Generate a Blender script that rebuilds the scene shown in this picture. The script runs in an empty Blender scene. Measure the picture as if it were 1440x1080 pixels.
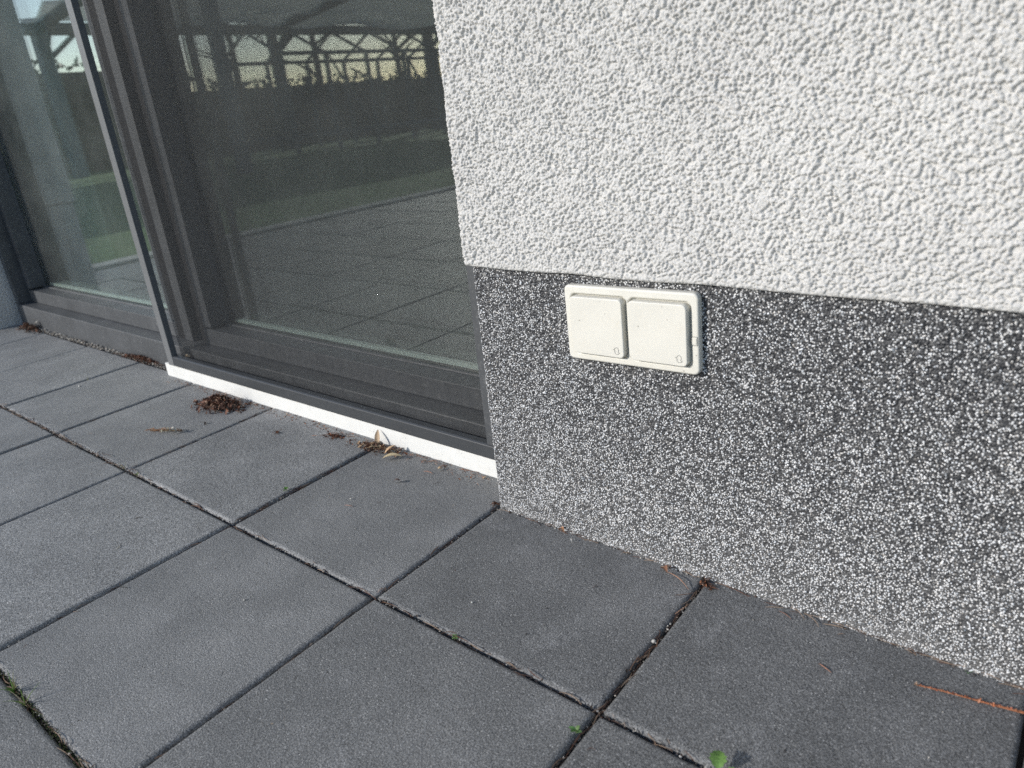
import bpy, bmesh, math, random
import numpy as np
from mathutils import Vector, Matrix

S = bpy.context.scene
COL = S.collection
L = 0.30                      # one paving slab, metres
R = math.radians

# ------------------------------------------------------------------ camera
cam_d = bpy.data.cameras.new('camera')
cam = bpy.data.objects.new('camera', cam_d)
COL.objects.link(cam)
S.camera = cam
RW = ((0.7790, 0.6200, -0.0940), (0.1610, -0.3430, -0.9250), (-0.6060, 0.7060, -0.3670))
r0 = Vector(RW[0]).normalized()
f0 = Vector(RW[2]); f0 = (f0 - r0 * f0.dot(r0)).normalized()
u0 = r0.cross(f0).normalized()
m = Matrix((r0, u0, -f0)).transposed().to_4x4()
m.translation = Vector((1.916, -2.060, 1.6965)) * L
cam.matrix_world = m
cam_d.sensor_width = 36.0
cam_d.lens = 36.0 * 1016.1 / 1440.0
cam_d.clip_start = 0.02
cam_d.clip_end = 500.0
cam_d.dof.use_dof = True
cam_d.dof.focus_distance = 0.92
cam_d.dof.aperture_fstop = 6.8

# ------------------------------------------------------------------ sky and sun
SUN_AZ, SUN_EL = R(57.0), R(24.0)      # direction the light travels over the ground, height of the sun
w = bpy.data.worlds.new('World'); S.world = w; w.use_nodes = True
wn = w.node_tree.nodes; wl = w.node_tree.links
sky = wn.new('ShaderNodeTexSky'); sky.sky_type = 'NISHITA'; sky.sun_disc = False
sky.sun_elevation = SUN_EL
sky.sun_rotation = math.atan2(-math.cos(SUN_AZ), -math.sin(SUN_AZ))
sky.air_density = 0.9; sky.dust_density = 0.6; sky.ozone_density = 1.0
bg = wn['Background']; bg.inputs['Strength'].default_value = 0.15
wl.new(sky.outputs['Color'], bg.inputs['Color'])
sd = bpy.data.lights.new('sun', 'SUN'); sd.energy = 3.2; sd.angle = R(0.53); sd.color = (1.0, 0.96, 0.905)
sun = bpy.data.objects.new('sun', sd); COL.objects.link(sun)
dirv = Vector((math.cos(SUN_AZ) * math.cos(SUN_EL), math.sin(SUN_AZ) * math.cos(SUN_EL), -math.sin(SUN_EL)))
sun.rotation_euler = dirv.to_track_quat('-Z', 'Y').to_euler()
sun.location = (-4, -4, 4)

vs = S.view_settings
vs.view_transform = 'Standard'; vs.look = 'None'; vs.exposure = 0.22; vs.gamma = 1.0; vs.use_curve_mapping = False
S.cycles.use_denoising = False
S.cycles.max_bounces = 10
S.cycles.sample_clamp_indirect = 4.0
S.cycles.transparent_max_bounces = 24

# ------------------------------------------------------------------ helpers
rng = random.Random(7)
nr = np.random.default_rng(11)

def link(o, parent=None):
    COL.objects.link(o)
    if parent is not None:
        o.parent = parent
    return o

def tag(o, label=None, cat=None, group=None, kind=None):
    if label: o['label'] = label
    if cat: o['category'] = cat
    if group: o['group'] = group
    if kind: o['kind'] = kind
    return o

def empty(name, loc=(0, 0, 0), label=None, cat=None, group=None, kind=None):
    o = bpy.data.objects.new(name, None); o.empty_display_size = 0.02
    o.location = loc
    return tag(link(o), label, cat, group, kind)

def mesh(name, V, F, mat, parent=None, smooth=False, cols=None):
    me = bpy.data.meshes.new(name)
    V = np.asarray(V, dtype=np.float32)
    if isinstance(F, np.ndarray):
        n, k = F.shape
        me.vertices.add(len(V)); me.vertices.foreach_set('co', V.ravel())
        me.loops.add(n * k); me.loops.foreach_set('vertex_index', F.astype(np.int32).ravel())
        me.polygons.add(n); me.polygons.foreach_set('loop_start', np.arange(0, n * k, k, dtype=np.int32))
        me.update(calc_edges=True)
    else:
        me.from_pydata([tuple(map(float, v)) for v in V], [], F)
    if smooth:
        me.polygons.foreach_set('use_smooth', np.ones(len(me.polygons), dtype=bool))
    if cols is not None:
        a = me.color_attributes.new('tint', 'FLOAT_COLOR', 'POINT')
        c = np.ones((len(V), 4), dtype=np.float32); c[:, :3] = cols
        a.data.foreach_set('color', c.ravel())
    me.materials.append(mat)
    me.validate(); me.update()
    o = bpy.data.objects.new(name, me)
    return link(o, parent)

def box(name, x0, x1, y0, y1, z0, z1, mat, parent=None, bev=0.0, seg=2, origin=None):
    bm = bmesh.new()
    bmesh.ops.create_cube(bm, size=1.0)
    for v in bm.verts:
        v.co = Vector(((x0 + x1) / 2 + v.co.x * (x1 - x0), (y0 + y1) / 2 + v.co.y * (y1 - y0), (z0 + z1) / 2 + v.co.z * (z1 - z0)))
    if bev > 0:
        bmesh.ops.bevel(bm, geom=list(bm.edges), offset=bev, segments=seg, profile=0.5, affect='EDGES', clamp_overlap=True)
    if origin is not None:
        bmesh.ops.translate(bm, verts=bm.verts, vec=-Vector(origin))
    me = bpy.data.meshes.new(name); bm.to_mesh(me); bm.free()
    me.materials.append(mat)
    o = bpy.data.objects.new(name, me)
    if origin is not None: o.location = origin
    return link(o, parent)

def extrude_x(name, prof, x0, x1, mat, parent=None, mitre0=0.0, mitre1=0.0, bev=0.0):
    """prof: closed (y,z) polygon swept along x."""
    bm = bmesh.new()
    a = [bm.verts.new((x0, p[0], p[1])) for p in prof]
    b = [bm.verts.new((x1, p[0], p[1])) for p in prof]
    n = len(prof)
    bm.faces.new(a); bm.faces.new(list(reversed(b)))
    for i in range(n):
        bm.faces.new((a[i], b[i], b[(i + 1) % n], a[(i + 1) % n]))
    bmesh.ops.recalc_face_normals(bm, faces=bm.faces)
    if bev > 0:
        ed = [e for e in bm.edges if abs(e.verts[0].co.x - e.verts[1].co.x) > 1e-4]
        bmesh.ops.bevel(bm, geom=ed, offset=bev, segments=2, profile=0.5, affect='EDGES', clamp_overlap=True)
    me = bpy.data.meshes.new(name); bm.to_mesh(me); bm.free(); me.materials.append(mat)
    return link(bpy.data.objects.new(name, me), parent)

def extrude_z(name, prof, z0, z1, mat, parent=None, bev=0.0):
    bm = bmesh.new()
    a = [bm.verts.new((p[0], p[1], z0)) for p in prof]
    b = [bm.verts.new((p[0], p[1], z1)) for p in prof]
    n = len(prof)
    bm.faces.new(a); bm.faces.new(list(reversed(b)))
    for i in range(n):
        bm.faces.new((a[i], b[i], b[(i + 1) % n], a[(i + 1) % n]))
    bmesh.ops.recalc_face_normals(bm, faces=bm.faces)
    if bev > 0:
        ed = [e for e in bm.edges if abs(e.verts[0].co.z - e.verts[1].co.z) > 1e-4]
        bmesh.ops.bevel(bm, geom=ed, offset=bev, segments=2, profile=0.5, affect='EDGES', clamp_overlap=True)
    me = bpy.data.meshes.new(name); bm.to_mesh(me); bm.free(); me.materials.append(mat)
    return link(bpy.data.objects.new(name, me), parent)

class Geo:
    """collects vertices, faces and per-vertex tint"""
    def __init__(s): s.V = []; s.F = []; s.C = []; s.n = 0
    def add(s, V, F, c=(1, 1, 1)):
        V = np.asarray(V, dtype=np.float64)
        s.V.append(V); s.F += [tuple(i + s.n for i in f) for f in F]
        s.C.append(np.tile(np.asarray(c, dtype=np.float32), (len(V), 1))); s.n += len(V)
    def build(s, name, mat, parent=None, smooth=False, origin=None):
        V = np.vstack(s.V)
        if origin is not None: V = V - np.asarray(origin)
        o = mesh(name, V, s.F, mat, parent, smooth, np.vstack(s.C))
        if origin is not None: o.location = origin
        return o

def tube(points, radii, sides=6, cap=True):
    P = [Vector(p) for p in points]; V = []; F = []
    n = len(P)
    if not hasattr(radii, '__len__'): radii = [radii] * n
    for i in range(n):
        t = (P[min(i + 1, n - 1)] - P[max(i - 1, 0)]).normalized()
        ref = Vector((0, 0, 1)) if abs(t.z) < 0.9 else Vector((1, 0, 0))
        a = t.cross(ref).normalized(); b = t.cross(a).normalized()
        for k in range(sides):
            an = 2 * math.pi * k / sides
            V.append(tuple(P[i] + (a * math.cos(an) + b * math.sin(an)) * radii[i]))
    for i in range(n - 1):
        for k in range(sides):
            k2 = (k + 1) % sides
            F.append((i * sides + k, i * sides + k2, (i + 1) * sides + k2, (i + 1) * sides + k))
    if cap:
        F.append(tuple(range(sides - 1, -1, -1))); F.append(tuple((n - 1) * sides + k for k in range(sides)))
    return np.array(V), F

def rotmat(rx, ry, rz):
    return np.array(Matrix.Rotation(rz, 3, 'Z') @ Matrix.Rotation(ry, 3, 'Y') @ Matrix.Rotation(rx, 3, 'X'))

# ------------------------------------------------------------------ materials
def new_mat(name):
    mt = bpy.data.materials.new(name); mt.use_nodes = True
    nt = mt.node_tree
    return mt, nt.nodes, nt.links, nt.nodes['Principled BSDF']

def nd(N, typ, **kw):
    n = N.new(typ)
    for k, v in kw.items():
        if k in n.inputs.keys() if hasattr(n.inputs, 'keys') else False:
            n.inputs[k].default_value = v
        else:
            setattr(n, k, v)
    return n

def ramp(N, Lk, src, stops, interp='LINEAR'):
    r = N.new('ShaderNodeValToRGB'); r.color_ramp.interpolation = interp
    e = r.color_ramp.elements
    while len(e) > 1: e.remove(e[-1])
    e[0].position = stops[0][0]; c = stops[0][1]; e[0].color = (c, c, c, 1) if not hasattr(c, '__len__') else (*c, 1)
    for p, c in stops[1:]:
        q = e.new(p); q.color = (c, c, c, 1) if not hasattr(c, '__len__') else (*c, 1)
    Lk.new(src, r.inputs['Fac'])
    return r.outputs['Color']

def noise(N, Lk, vec, scale, detail=3.0, rough=0.55):
    n = N.new('ShaderNodeTexNoise'); n.inputs['Scale'].default_value = scale
    n.inputs['Detail'].default_value = detail; n.inputs['Roughness'].default_value = rough
    if vec is not None: Lk.new(vec, n.inputs['Vector'])
    return n.outputs['Fac']

def mixc(N, Lk, fac, a, b, mode='MIX'):
    n = N.new('ShaderNodeMix'); n.data_type = 'RGBA'; n.blend_type = mode
    for sock, val in ((n.inputs[0], fac), (n.inputs[6], a), (n.inputs[7], b)):
        if hasattr(val, 'is_output') or isinstance(val, bpy.types.NodeSocket): Lk.new(val, sock)
        elif hasattr(val, '__len__'): sock.default_value = (*val, 1)
        else:
            sock.default_value = val if sock == n.inputs[0] else (val, val, val, 1)
    return n.outputs[2]

def math_n(N, Lk, op, a, b=None):
    n = N.new('ShaderNodeMath'); n.operation = op
    for s_, v in ((n.inputs[0], a), (n.inputs[1], b)):
        if v is None: continue
        if isinstance(v, bpy.types.NodeSocket): Lk.new(v, s_)
        else: s_.default_value = v
    return n.outputs[0]

def bump(N, Lk, height, strength, dist, prev=None):
    b = N.new('ShaderNodeBump'); b.inputs['Strength'].default_value = strength; b.inputs['Distance'].default_value = dist
    Lk.new(height, b.inputs['Height'])
    if prev is not None: Lk.new(prev, b.inputs['Normal'])
    return b.outputs['Normal']

def plain(name, col, rough=0.5, metal=0.0, var=0.15, scale=60.0, bmp=0.0, bscale=300.0, spec=0.5):
    mt, N, K, P = new_mat(name)
    tc = N.new('ShaderNodeTexCoord')
    f = noise(N, K, tc.outputs['Object'], scale, 4.0)
    c = mixc(N, K, f, tuple(v * (1 - var) for v in col), tuple(min(1, v * (1 + var)) for v in col))
    K.new(c, P.inputs['Base Color'])
    P.inputs['Roughness'].default_value = rough; P.inputs['Metallic'].default_value = metal
    P.inputs['Specular IOR Level'].default_value = spec
    if bmp > 0:
        g = noise(N, K, tc.outputs['Object'], bscale, 3.0)
        K.new(bump(N, K, g, bmp, 0.001), P.inputs['Normal'])
    return mt

def speckled(name, col, rough, dirt, amt, sc_, big):
    mt, N, K, P = new_mat(name)
    tc = N.new('ShaderNodeTexCoord'); v = tc.outputs['Object']
    c = ramp(N, K, noise(N, K, v, 30.0, 5.0, 0.6), [(0.3, tuple(q * 0.94 for q in col)), (0.7, tuple(min(1, q * 1.03) for q in col))])
    sm_ = ramp(N, K, noise(N, K, v, big, 7.0, 0.7), [(0.50, 0.0), (0.75, amt)])
    c = mixc(N, K, sm_, c, dirt)
    vo = N.new('ShaderNodeTexVoronoi'); vo.inputs['Scale'].default_value = sc_; K.new(v, vo.inputs['Vector'])
    se = N.new('ShaderNodeSeparateColor'); K.new(vo.outputs['Color'], se.inputs[0])
    a = math_n(N, K, 'MULTIPLY', ramp(N, K, vo.outputs['Distance'], [(0.08, 1.0), (0.15, 0.0)]), ramp(N, K, se.outputs[0], [(0.72, 0.0), (0.8, 0.8)]))
    c = mixc(N, K, a, c, tuple(q * 0.45 for q in dirt))
    K.new(c, P.inputs['Base Color']); P.inputs['Roughness'].default_value = rough
    K.new(bump(N, K, noise(N, K, v, 600.0, 3.0), 0.1, 0.0005), P.inputs['Normal'])
    return mt

def tinted(name, rough=0.7, trans=0.0, spec=0.4):
    mt, N, K, P = new_mat(name)
    a = N.new('ShaderNodeAttribute'); a.attribute_name = 'tint'
    tc = N.new('ShaderNodeTexCoord')
    f = noise(N, K, tc.outputs['Object'], 400.0, 3.0)
    sh = ramp(N, K, f, [(0.25, 0.7), (0.75, 1.15)])
    K.new(mixc(N, K, 1.0, a.outputs['Color'], sh, 'MULTIPLY'), P.inputs['Base Color'])
    P.inputs['Roughness'].default_value = rough
    P.inputs['Specular IOR Level'].default_value = spec
    if trans > 0:
        tr = N.new('ShaderNodeBsdfTranslucent'); K.new(a.outputs['Color'], tr.inputs['Color'])
        mx = N.new('ShaderNodeMixShader'); mx.inputs[0].default_value = trans
        K.new(P.outputs[0], mx.inputs[1]); K.new(tr.outputs[0], mx.inputs[2])
        K.new(mx.outputs[0], N['Material Output'].inputs['Surface'])
    return mt

def mat_slab():
    mt, N, K, P = new_mat('dark_concrete_slab')
    tc = N.new('ShaderNodeTexCoord'); oi = N.new('ShaderNodeObjectInfo')
    ad = N.new('ShaderNodeVectorMath'); ad.operation = 'ADD'
    sc = N.new('ShaderNodeVectorMath'); sc.operation = 'SCALE'; sc.inputs['Scale'].default_value = 7.3
    K.new(oi.outputs['Location'], sc.inputs[0])
    K.new(tc.outputs['Object'], ad.inputs[0]); K.new(sc.outputs[0], ad.inputs[1])
    v = ad.outputs[0]
    big = ramp(N, K, noise(N, K, v, 9.0, 5.0, 0.6), [(0.25, (0.124, 0.126, 0.127)), (0.5, (0.156, 0.158, 0.158)), (0.78, (0.208, 0.209, 0.208))])
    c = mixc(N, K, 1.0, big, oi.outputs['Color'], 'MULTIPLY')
    # efflorescence and dust blotches
    eff = ramp(N, K, noise(N, K, v, 17.0, 8.0, 0.72), [(0.54, 0.0), (0.72, 0.5)])
    c = mixc(N, K, eff, c, (0.26, 0.262, 0.265))
    # fine sand grain, light and dark
    g1 = noise(N, K, v, 700.0, 2.0, 0.6)
    gm = ramp(N, K, g1, [(0.30, 0.36), (0.5, 1.0), (0.70, 2.1)])
    c = mixc(N, K, 1.0, c, gm, 'MULTIPLY')
    vo = N.new('ShaderNodeTexVoronoi'); vo.inputs['Scale'].default_value = 290.0; K.new(v, vo.inputs['Vector'])
    sp = ramp(N, K, vo.outputs['Distance'], [(0.0, 1.0), (0.16, 0.75), (0.24, 0.0)])
    pick = N.new('ShaderNodeSeparateColor'); K.new(vo.outputs['Color'], pick.inputs[0])
    sel = ramp(N, K, pick.outputs[0], [(0.66, 0.0), (0.70, 1.0)])
    fac = math_n(N, K, 'MULTIPLY', sp, sel)
    c = mixc(N, K, math_n(N, K, 'MULTIPLY', fac, 0.85), c, (0.50, 0.50, 0.49))
    K.new(c, P.inputs['Base Color'])
    P.inputs['Roughness'].default_value = 0.58; P.inputs['Specular IOR Level'].default_value = 0.5
    pit = ramp(N, K, noise(N, K, v, 160.0, 4.0, 0.65), [(0.30, 0.0), (0.42, 0.8), (0.6, 1.0)])
    b1 = bump(N, K, pit, 0.7, 0.0010)
    b2 = bump(N, K, g1, 0.9, 0.0011, b1)
    K.new(b2, P.inputs['Normal'])
    return mt

def mat_plaster(coarse=False):
    mt, N, K, P = new_mat('white_render_coarse' if coarse else 'white_render')
    tc = N.new('ShaderNodeTexCoord'); v = tc.outputs['Object']
    c = ramp(N, K, noise(N, K, v, 6.0, 5.0), [(0.3, (0.545, 0.538, 0.525)), (0.7, (0.605, 0.598, 0.582))])
    gr = ramp(N, K, noise(N, K, v, 260.0, 3.0), [(0.3, 0.93), (0.7, 1.03)])
    c = mixc(N, K, 1.0, c, gr, 'MULTIPLY')
    st = ramp(N, K, noise(N, K, v, 3.5, 7.0, 0.7), [(0.52, 0.0), (0.72, 0.22)])
    c = mixc(N, K, st, c, (0.46, 0.455, 0.44))
    K.new(c, P.inputs['Base Color']); P.inputs['Roughness'].default_value = 0.85; P.inputs['Specular IOR Level'].default_value = 0.25
    nrm = None
    if coarse:
        vo = N.new('ShaderNodeTexVoronoi'); vo.feature = 'SMOOTH_F1'; vo.inputs['Scale'].default_value = 210.0; K.new(v, vo.inputs['Vector'])
        inv = math_n(N, K, 'SUBTRACT', 1.0, vo.outputs['Distance'])
        nrm = bump(N, K, inv, 1.0, 0.004)
    nrm = bump(N, K, noise(N, K, v, 620.0, 3.0, 0.65), 0.8, 0.0010, nrm)
    K.new(nrm, P.inputs['Normal'])
    return mt

def mat_plinth():
    """small pale and grey stone grains set in dark resin"""
    mt, N, K, P = new_mat('mosaic_granule_plinth')
    tc = N.new('ShaderNodeTexCoord'); v = tc.outputs['Object']
    nz = N.new('ShaderNodeTexNoise'); nz.inputs['Scale'].default_value = 420.0; K.new(v, nz.inputs['Vector'])
    vm = N.new('ShaderNodeVectorMath'); vm.operation = 'MULTIPLY_ADD'
    K.new(nz.outputs['Color'], vm.inputs[0]); vm.inputs[1].default_value = (0.0008,) * 3; K.new(v, vm.inputs[2])
    cl = ramp(N, K, noise(N, K, v, 30.0, 4.0, 0.6), [(0.25, -0.06), (0.75, 0.06)])
    sx = N.new('ShaderNodeSeparateXYZ'); K.new(v, sx.inputs[0])
    hz = math_n(N, K, 'ADD', sx.outputs['Z'], math_n(N, K, 'MULTIPLY', noise(N, K, v, 14.0, 4.0), 0.10))
    dust = ramp(N, K, math_n(N, K, 'MULTIPLY', hz, 3.0), [(0.14, 1.0), (0.30, 0.45), (0.65, 0.22), (1.0, 0.0)])
    base = ramp(N, K, noise(N, K, v, 700.0, 2.0), [(0.3, (0.018, 0.019, 0.022)), (0.7, (0.050, 0.051, 0.055))])
    c = base; heights = []
    for k, (sc_, cut, r1, r0) in enumerate(((590.0, 0.50, 0.60, 0.46), (930.0, 0.66, 0.52, 0.38))):
        vo = N.new('ShaderNodeTexVoronoi'); vo.inputs['Scale'].default_value = sc_; K.new(vm.outputs[0], vo.inputs['Vector'])
        se = N.new('ShaderNodeSeparateColor'); K.new(vo.outputs['Color'], se.inputs[0])
        pick = math_n(N, K, 'ADD', math_n(N, K, 'ADD', se.outputs[0], cl), math_n(N, K, 'MULTIPLY', dust, 0.10))
        sel = ramp(N, K, pick, [(cut, 0.0), (cut + 0.02, 1.0)])
        shp = ramp(N, K, vo.outputs['Distance'], [(r0, 1.0), (r1, 0.0)])
        gc = ramp(N, K, se.outputs[1], [(0.0, (0.20, 0.20, 0.205)), (0.25, (0.40, 0.40, 0.40)), (0.55, (0.62, 0.62, 0.61)), (0.9, (0.76, 0.75, 0.72)), (1.0, (0.55, 0.50, 0.43))])
        f = math_n(N, K, 'MULTIPLY', sel, shp)
        c = mixc(N, K, f, c, gc)
        heights.append(math_n(N, K, 'SUBTRACT', 1.0, math_n(N, K, 'POWER', vo.outputs['Distance'], 2.0)))
    c = mixc(N, K, math_n(N, K, 'MULTIPLY', dust, 0.12), c, (0.46, 0.45, 0.43))
    K.new(c, P.inputs['Base Color']); P.inputs['Roughness'].default_value = 0.45; P.inputs['Specular IOR Level'].default_value = 0.45
    n1 = bump(N, K, heights[0], 0.8, 0.0014)
    K.new(bump(N, K, heights[1], 0.5, 0.0008, n1), P.inputs['Normal'])
    return mt

def mat_resin():
    mt, N, K, P = new_mat('dark_resin_ground')
    tc = N.new('ShaderNodeTexCoord'); v = tc.outputs['Object']
    vo = N.new('ShaderNodeTexVoronoi'); vo.inputs['Scale'].default_value = 520.0; K.new(v, vo.inputs['Vector'])
    se = N.new('ShaderNodeSeparateColor'); K.new(vo.outputs['Color'], se.inputs[0])
    c = ramp(N, K, se.outputs[0], [(0.0, (0.018, 0.019, 0.022)), (0.6, (0.036, 0.037, 0.041)), (0.85, (0.075, 0.076, 0.080)), (1.0, (0.13, 0.13, 0.13))])
    sx = N.new('ShaderNodeSeparateXYZ'); K.new(v, sx.inputs[0])
    hz = math_n(N, K, 'ADD', sx.outputs['Z'], math_n(N, K, 'MULTIPLY', noise(N, K, v, 14.0, 4.0), 0.10))
    dust = ramp(N, K, math_n(N, K, 'MULTIPLY', hz, 3.0), [(0.12, 0.30), (0.20, 0.12), (0.6, 0.03), (1.0, 0.0)])
    c = mixc(N, K, dust, c, (0.38, 0.375, 0.365))
    K.new(c, P.inputs['Base Color']); P.inputs['Roughness'].default_value = 0.45; P.inputs['Specular IOR Level'].default_value = 0.45
    K.new(bump(N, K, math_n(N, K, 'SUBTRACT', 1.0, math_n(N, K, 'POWER', vo.outputs['Distance'], 2.0)), 0.8, 0.0015), P.inputs['Normal'])
    return mt

def mat_glass(name, tint):
    mt, N, K, P = new_mat(name)
    N.remove(P)
    tr = N.new('ShaderNodeBsdfTransparent'); tr.inputs['Color'].default_value = (*tint, 1)
    gl = N.new('ShaderNodeBsdfGlossy'); gl.inputs['Roughness'].default_value = 0.0; gl.inputs['Color'].default_value = (0.97, 1.0, 0.99, 1)
    # Schlick reflectance of one coated glass face, the same from either side
    ge = N.new('ShaderNodeNewGeometry'); dt = N.new('ShaderNodeVectorMath'); dt.operation = 'DOT_PRODUCT'
    K.new(ge.outputs['Normal'], dt.inputs[0]); K.new(ge.outputs['Incoming'], dt.inputs[1])
    gz = math_n(N, K, 'SUBTRACT', 1.0, math_n(N, K, 'ABSOLUTE', dt.outputs['Value']))
    fr = math_n(N, K, 'ADD', math_n(N, K, 'MULTIPLY', math_n(N, K, 'POWER', gz, 5.0), 0.85), 0.15)
    mx = N.new('ShaderNodeMixShader')
    K.new(fr, mx.inputs[0]); K.new(tr.outputs[0], mx.inputs[1]); K.new(gl.outputs[0], mx.inputs[2])
    # thin dust film, strengthened to paint a grey haze over the panes
    df = N.new('ShaderNodeBsdfDiffuse'); df.inputs['Color'].default_value = (0.55, 0.57, 0.56, 1)
    tc = N.new('ShaderNodeTexCoord')
    d = ramp(N, K, noise(N, K, tc.outputs['Object'], 7.0, 6.0, 0.65), [(0.30, 0.016), (0.75, 0.060)])
    m2 = N.new('ShaderNodeMixShader'); K.new(d, m2.inputs[0]); K.new(mx.outputs[0], m2.inputs[1]); K.new(df.outputs[0], m2.inputs[2])
    K.new(m2.outputs[0], N['Material Output'].inputs['Surface'])
    return mt

def mat_frame():
    mt, N, K, P = new_mat('anthracite_profile')
    tc = N.new('ShaderNodeTexCoord'); v = tc.outputs['Object']
    c = ramp(N, K, noise(N, K, v, 14.0, 6.0, 0.6), [(0.3, (0.048, 0.052, 0.057)), (0.75, (0.078, 0.083, 0.090))])
    d = ramp(N, K, noise(N, K, v, 120.0, 4.0, 0.7), [(0.55, 0.0), (0.75, 0.45)])
    c = mixc(N, K, d, c, (0.22, 0.225, 0.228))
    K.new(c, P.inputs['Base Color']); P.inputs['Roughness'].default_value = 0.5; P.inputs['Specular IOR Level'].default_value = 0.5
    K.new(bump(N, K, noise(N, K, v, 900.0, 2.0), 0.25, 0.0004), P.inputs['Normal'])
    return mt

M = {}
M['slab'] = mat_slab()
M['plaster'] = mat_plaster(); M['plaster_c'] = mat_plaster(True)
M['plinth'] = mat_plinth(); M['resin'] = mat_resin()
M['frame'] = mat_frame()
M['glass'] = mat_glass('window_glass', (0.87, 0.905, 0.89))
M['rail'] = plain('grey_guide_rail', (0.15, 0.155, 0.16), 0.4, 0, 0.1, 40, 0.1, 500)
M['bar'] = plain('dark_screen_bar', (0.042, 0.046, 0.051), 0.42, 0, 0.15, 60, 0.15, 600)
M['black'] = plain('matt_black', (0.010, 0.010, 0.012), 0.8, spec=0.2)
M['spacer'] = plain('aluminium_spacer', (0.56, 0.62, 0.59), 0.4, 0.0, 0.05)
M['white'] = speckled('white_metal_strip', (0.72, 0.722, 0.70), 0.55, (0.42, 0.40, 0.36), 0.3, 140.0, 60.0)
M['socket'] = speckled('cream_plastic', (0.67, 0.652, 0.59), 0.40, (0.50, 0.46, 0.38), 0.28, 150.0, 55.0)
M['mark'] = plain('engraved_mark', (0.22, 0.22, 0.21), 0.6)
M['screen'] = plain('grey_screen_fibre', (0.042, 0.045, 0.048), 0.5)
M['soil'] = plain('dark_joint_soil', (0.030, 0.024, 0.020), 0.95, 0, 0.5, 220, 0.9, 500)
M['concrete'] = plain('pale_concrete', (0.36, 0.36, 0.34), 0.85, 0, 0.15, 20, 0.4, 200)
M['litter'] = tinted('dry_litter', 0.75)
M['leaf'] = tinted('green_leaf', 0.5, 0.3)
M['stone'] = tinted('small_stone', 0.8)
M['grain'] = tinted('pale_stone_grain', 0.5)
M['bark'] = plain('bark', (0.09, 0.07, 0.055), 0.9, 0, 0.4, 20, 0.8, 60)
M['steel'] = plain('blue_grey_steel', (0.075, 0.10, 0.13), 0.45, 0.0, 0.1, 5)
M['lawn'] = plain('lawn', (0.08, 0.15, 0.045), 0.9, 0, 0.35, 6, 0.6, 90)
M['room'] = plain('interior_paint', (0.22, 0.22, 0.21), 0.85, 0, 0.05, 4)
M['roomfloor'] = plain('interior_floor', (0.055, 0.05, 0.045), 0.5, 0, 0.2, 10)

def mat_fabric():
    mt, N, K, P = new_mat('awning_fabric')
    tc = N.new('ShaderNodeTexCoord')
    c = ramp(N, K, noise(N, K, tc.outputs['Object'], 1.2, 4.0), [(0.3, (0.62, 0.62, 0.58)), (0.7, (0.75, 0.75, 0.72))])
    K.new(c, P.inputs['Base Color']); P.inputs['Roughness'].default_value = 0.8
    tr = N.new('ShaderNodeBsdfTranslucent'); K.new(c, tr.inputs['Color'])
    mx = N.new('ShaderNodeMixShader'); mx.inputs[0].default_value = 0.45
    K.new(P.outputs[0], mx.inputs[1]); K.new(tr.outputs[0], mx.inputs[2]); K.new(mx.outputs[0], N['Material Output'].inputs['Surface'])
    return mt
M['fabric'] = mat_fabric()

M['curtain'] = plain('sheer_cloth', (0.60, 0.61, 0.63), 0.9, 0, 0.06, 60)
CUX0, CUX1 = -2.22, -1.83
# ================================================================== SETTING
# ---- ground and paving
lawn = mesh('lawn', [(-120, -120, -0.06), (120, -120, -0.06), (120, 120, -0.06), (-120, 120, -0.06)], [(0, 1, 2, 3)], M['lawn'])
tag(lawn, 'green lawn beyond the paved terrace', 'lawn', kind='structure')

TX = {-9: -9.0, -8: -8.0, -7: -7.0, -6: -6.0, -5: -4.995, -4: -3.99, -3: -3.06, -2: -2.06, -1: -1.005, 0: -0.015, 1: 0.982, 2: 1.965, 3: 2.96, 4: 3.96, 5: 4.96, 6: 5.96, 7: 6.96, 8: 7.96, 9: 8.96, 10: 9.96}
TY = [0.27 - k for k in range(0, 11)]

paving = box('terrace_paving', -9.02 * L, 9.98 * L, TY[-1] * L, 0.318 * L, -0.05, -0.0105, M['soil'])
tag(paving, 'dark soil bed under the grey slab paving', 'paving', kind='structure')

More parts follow.
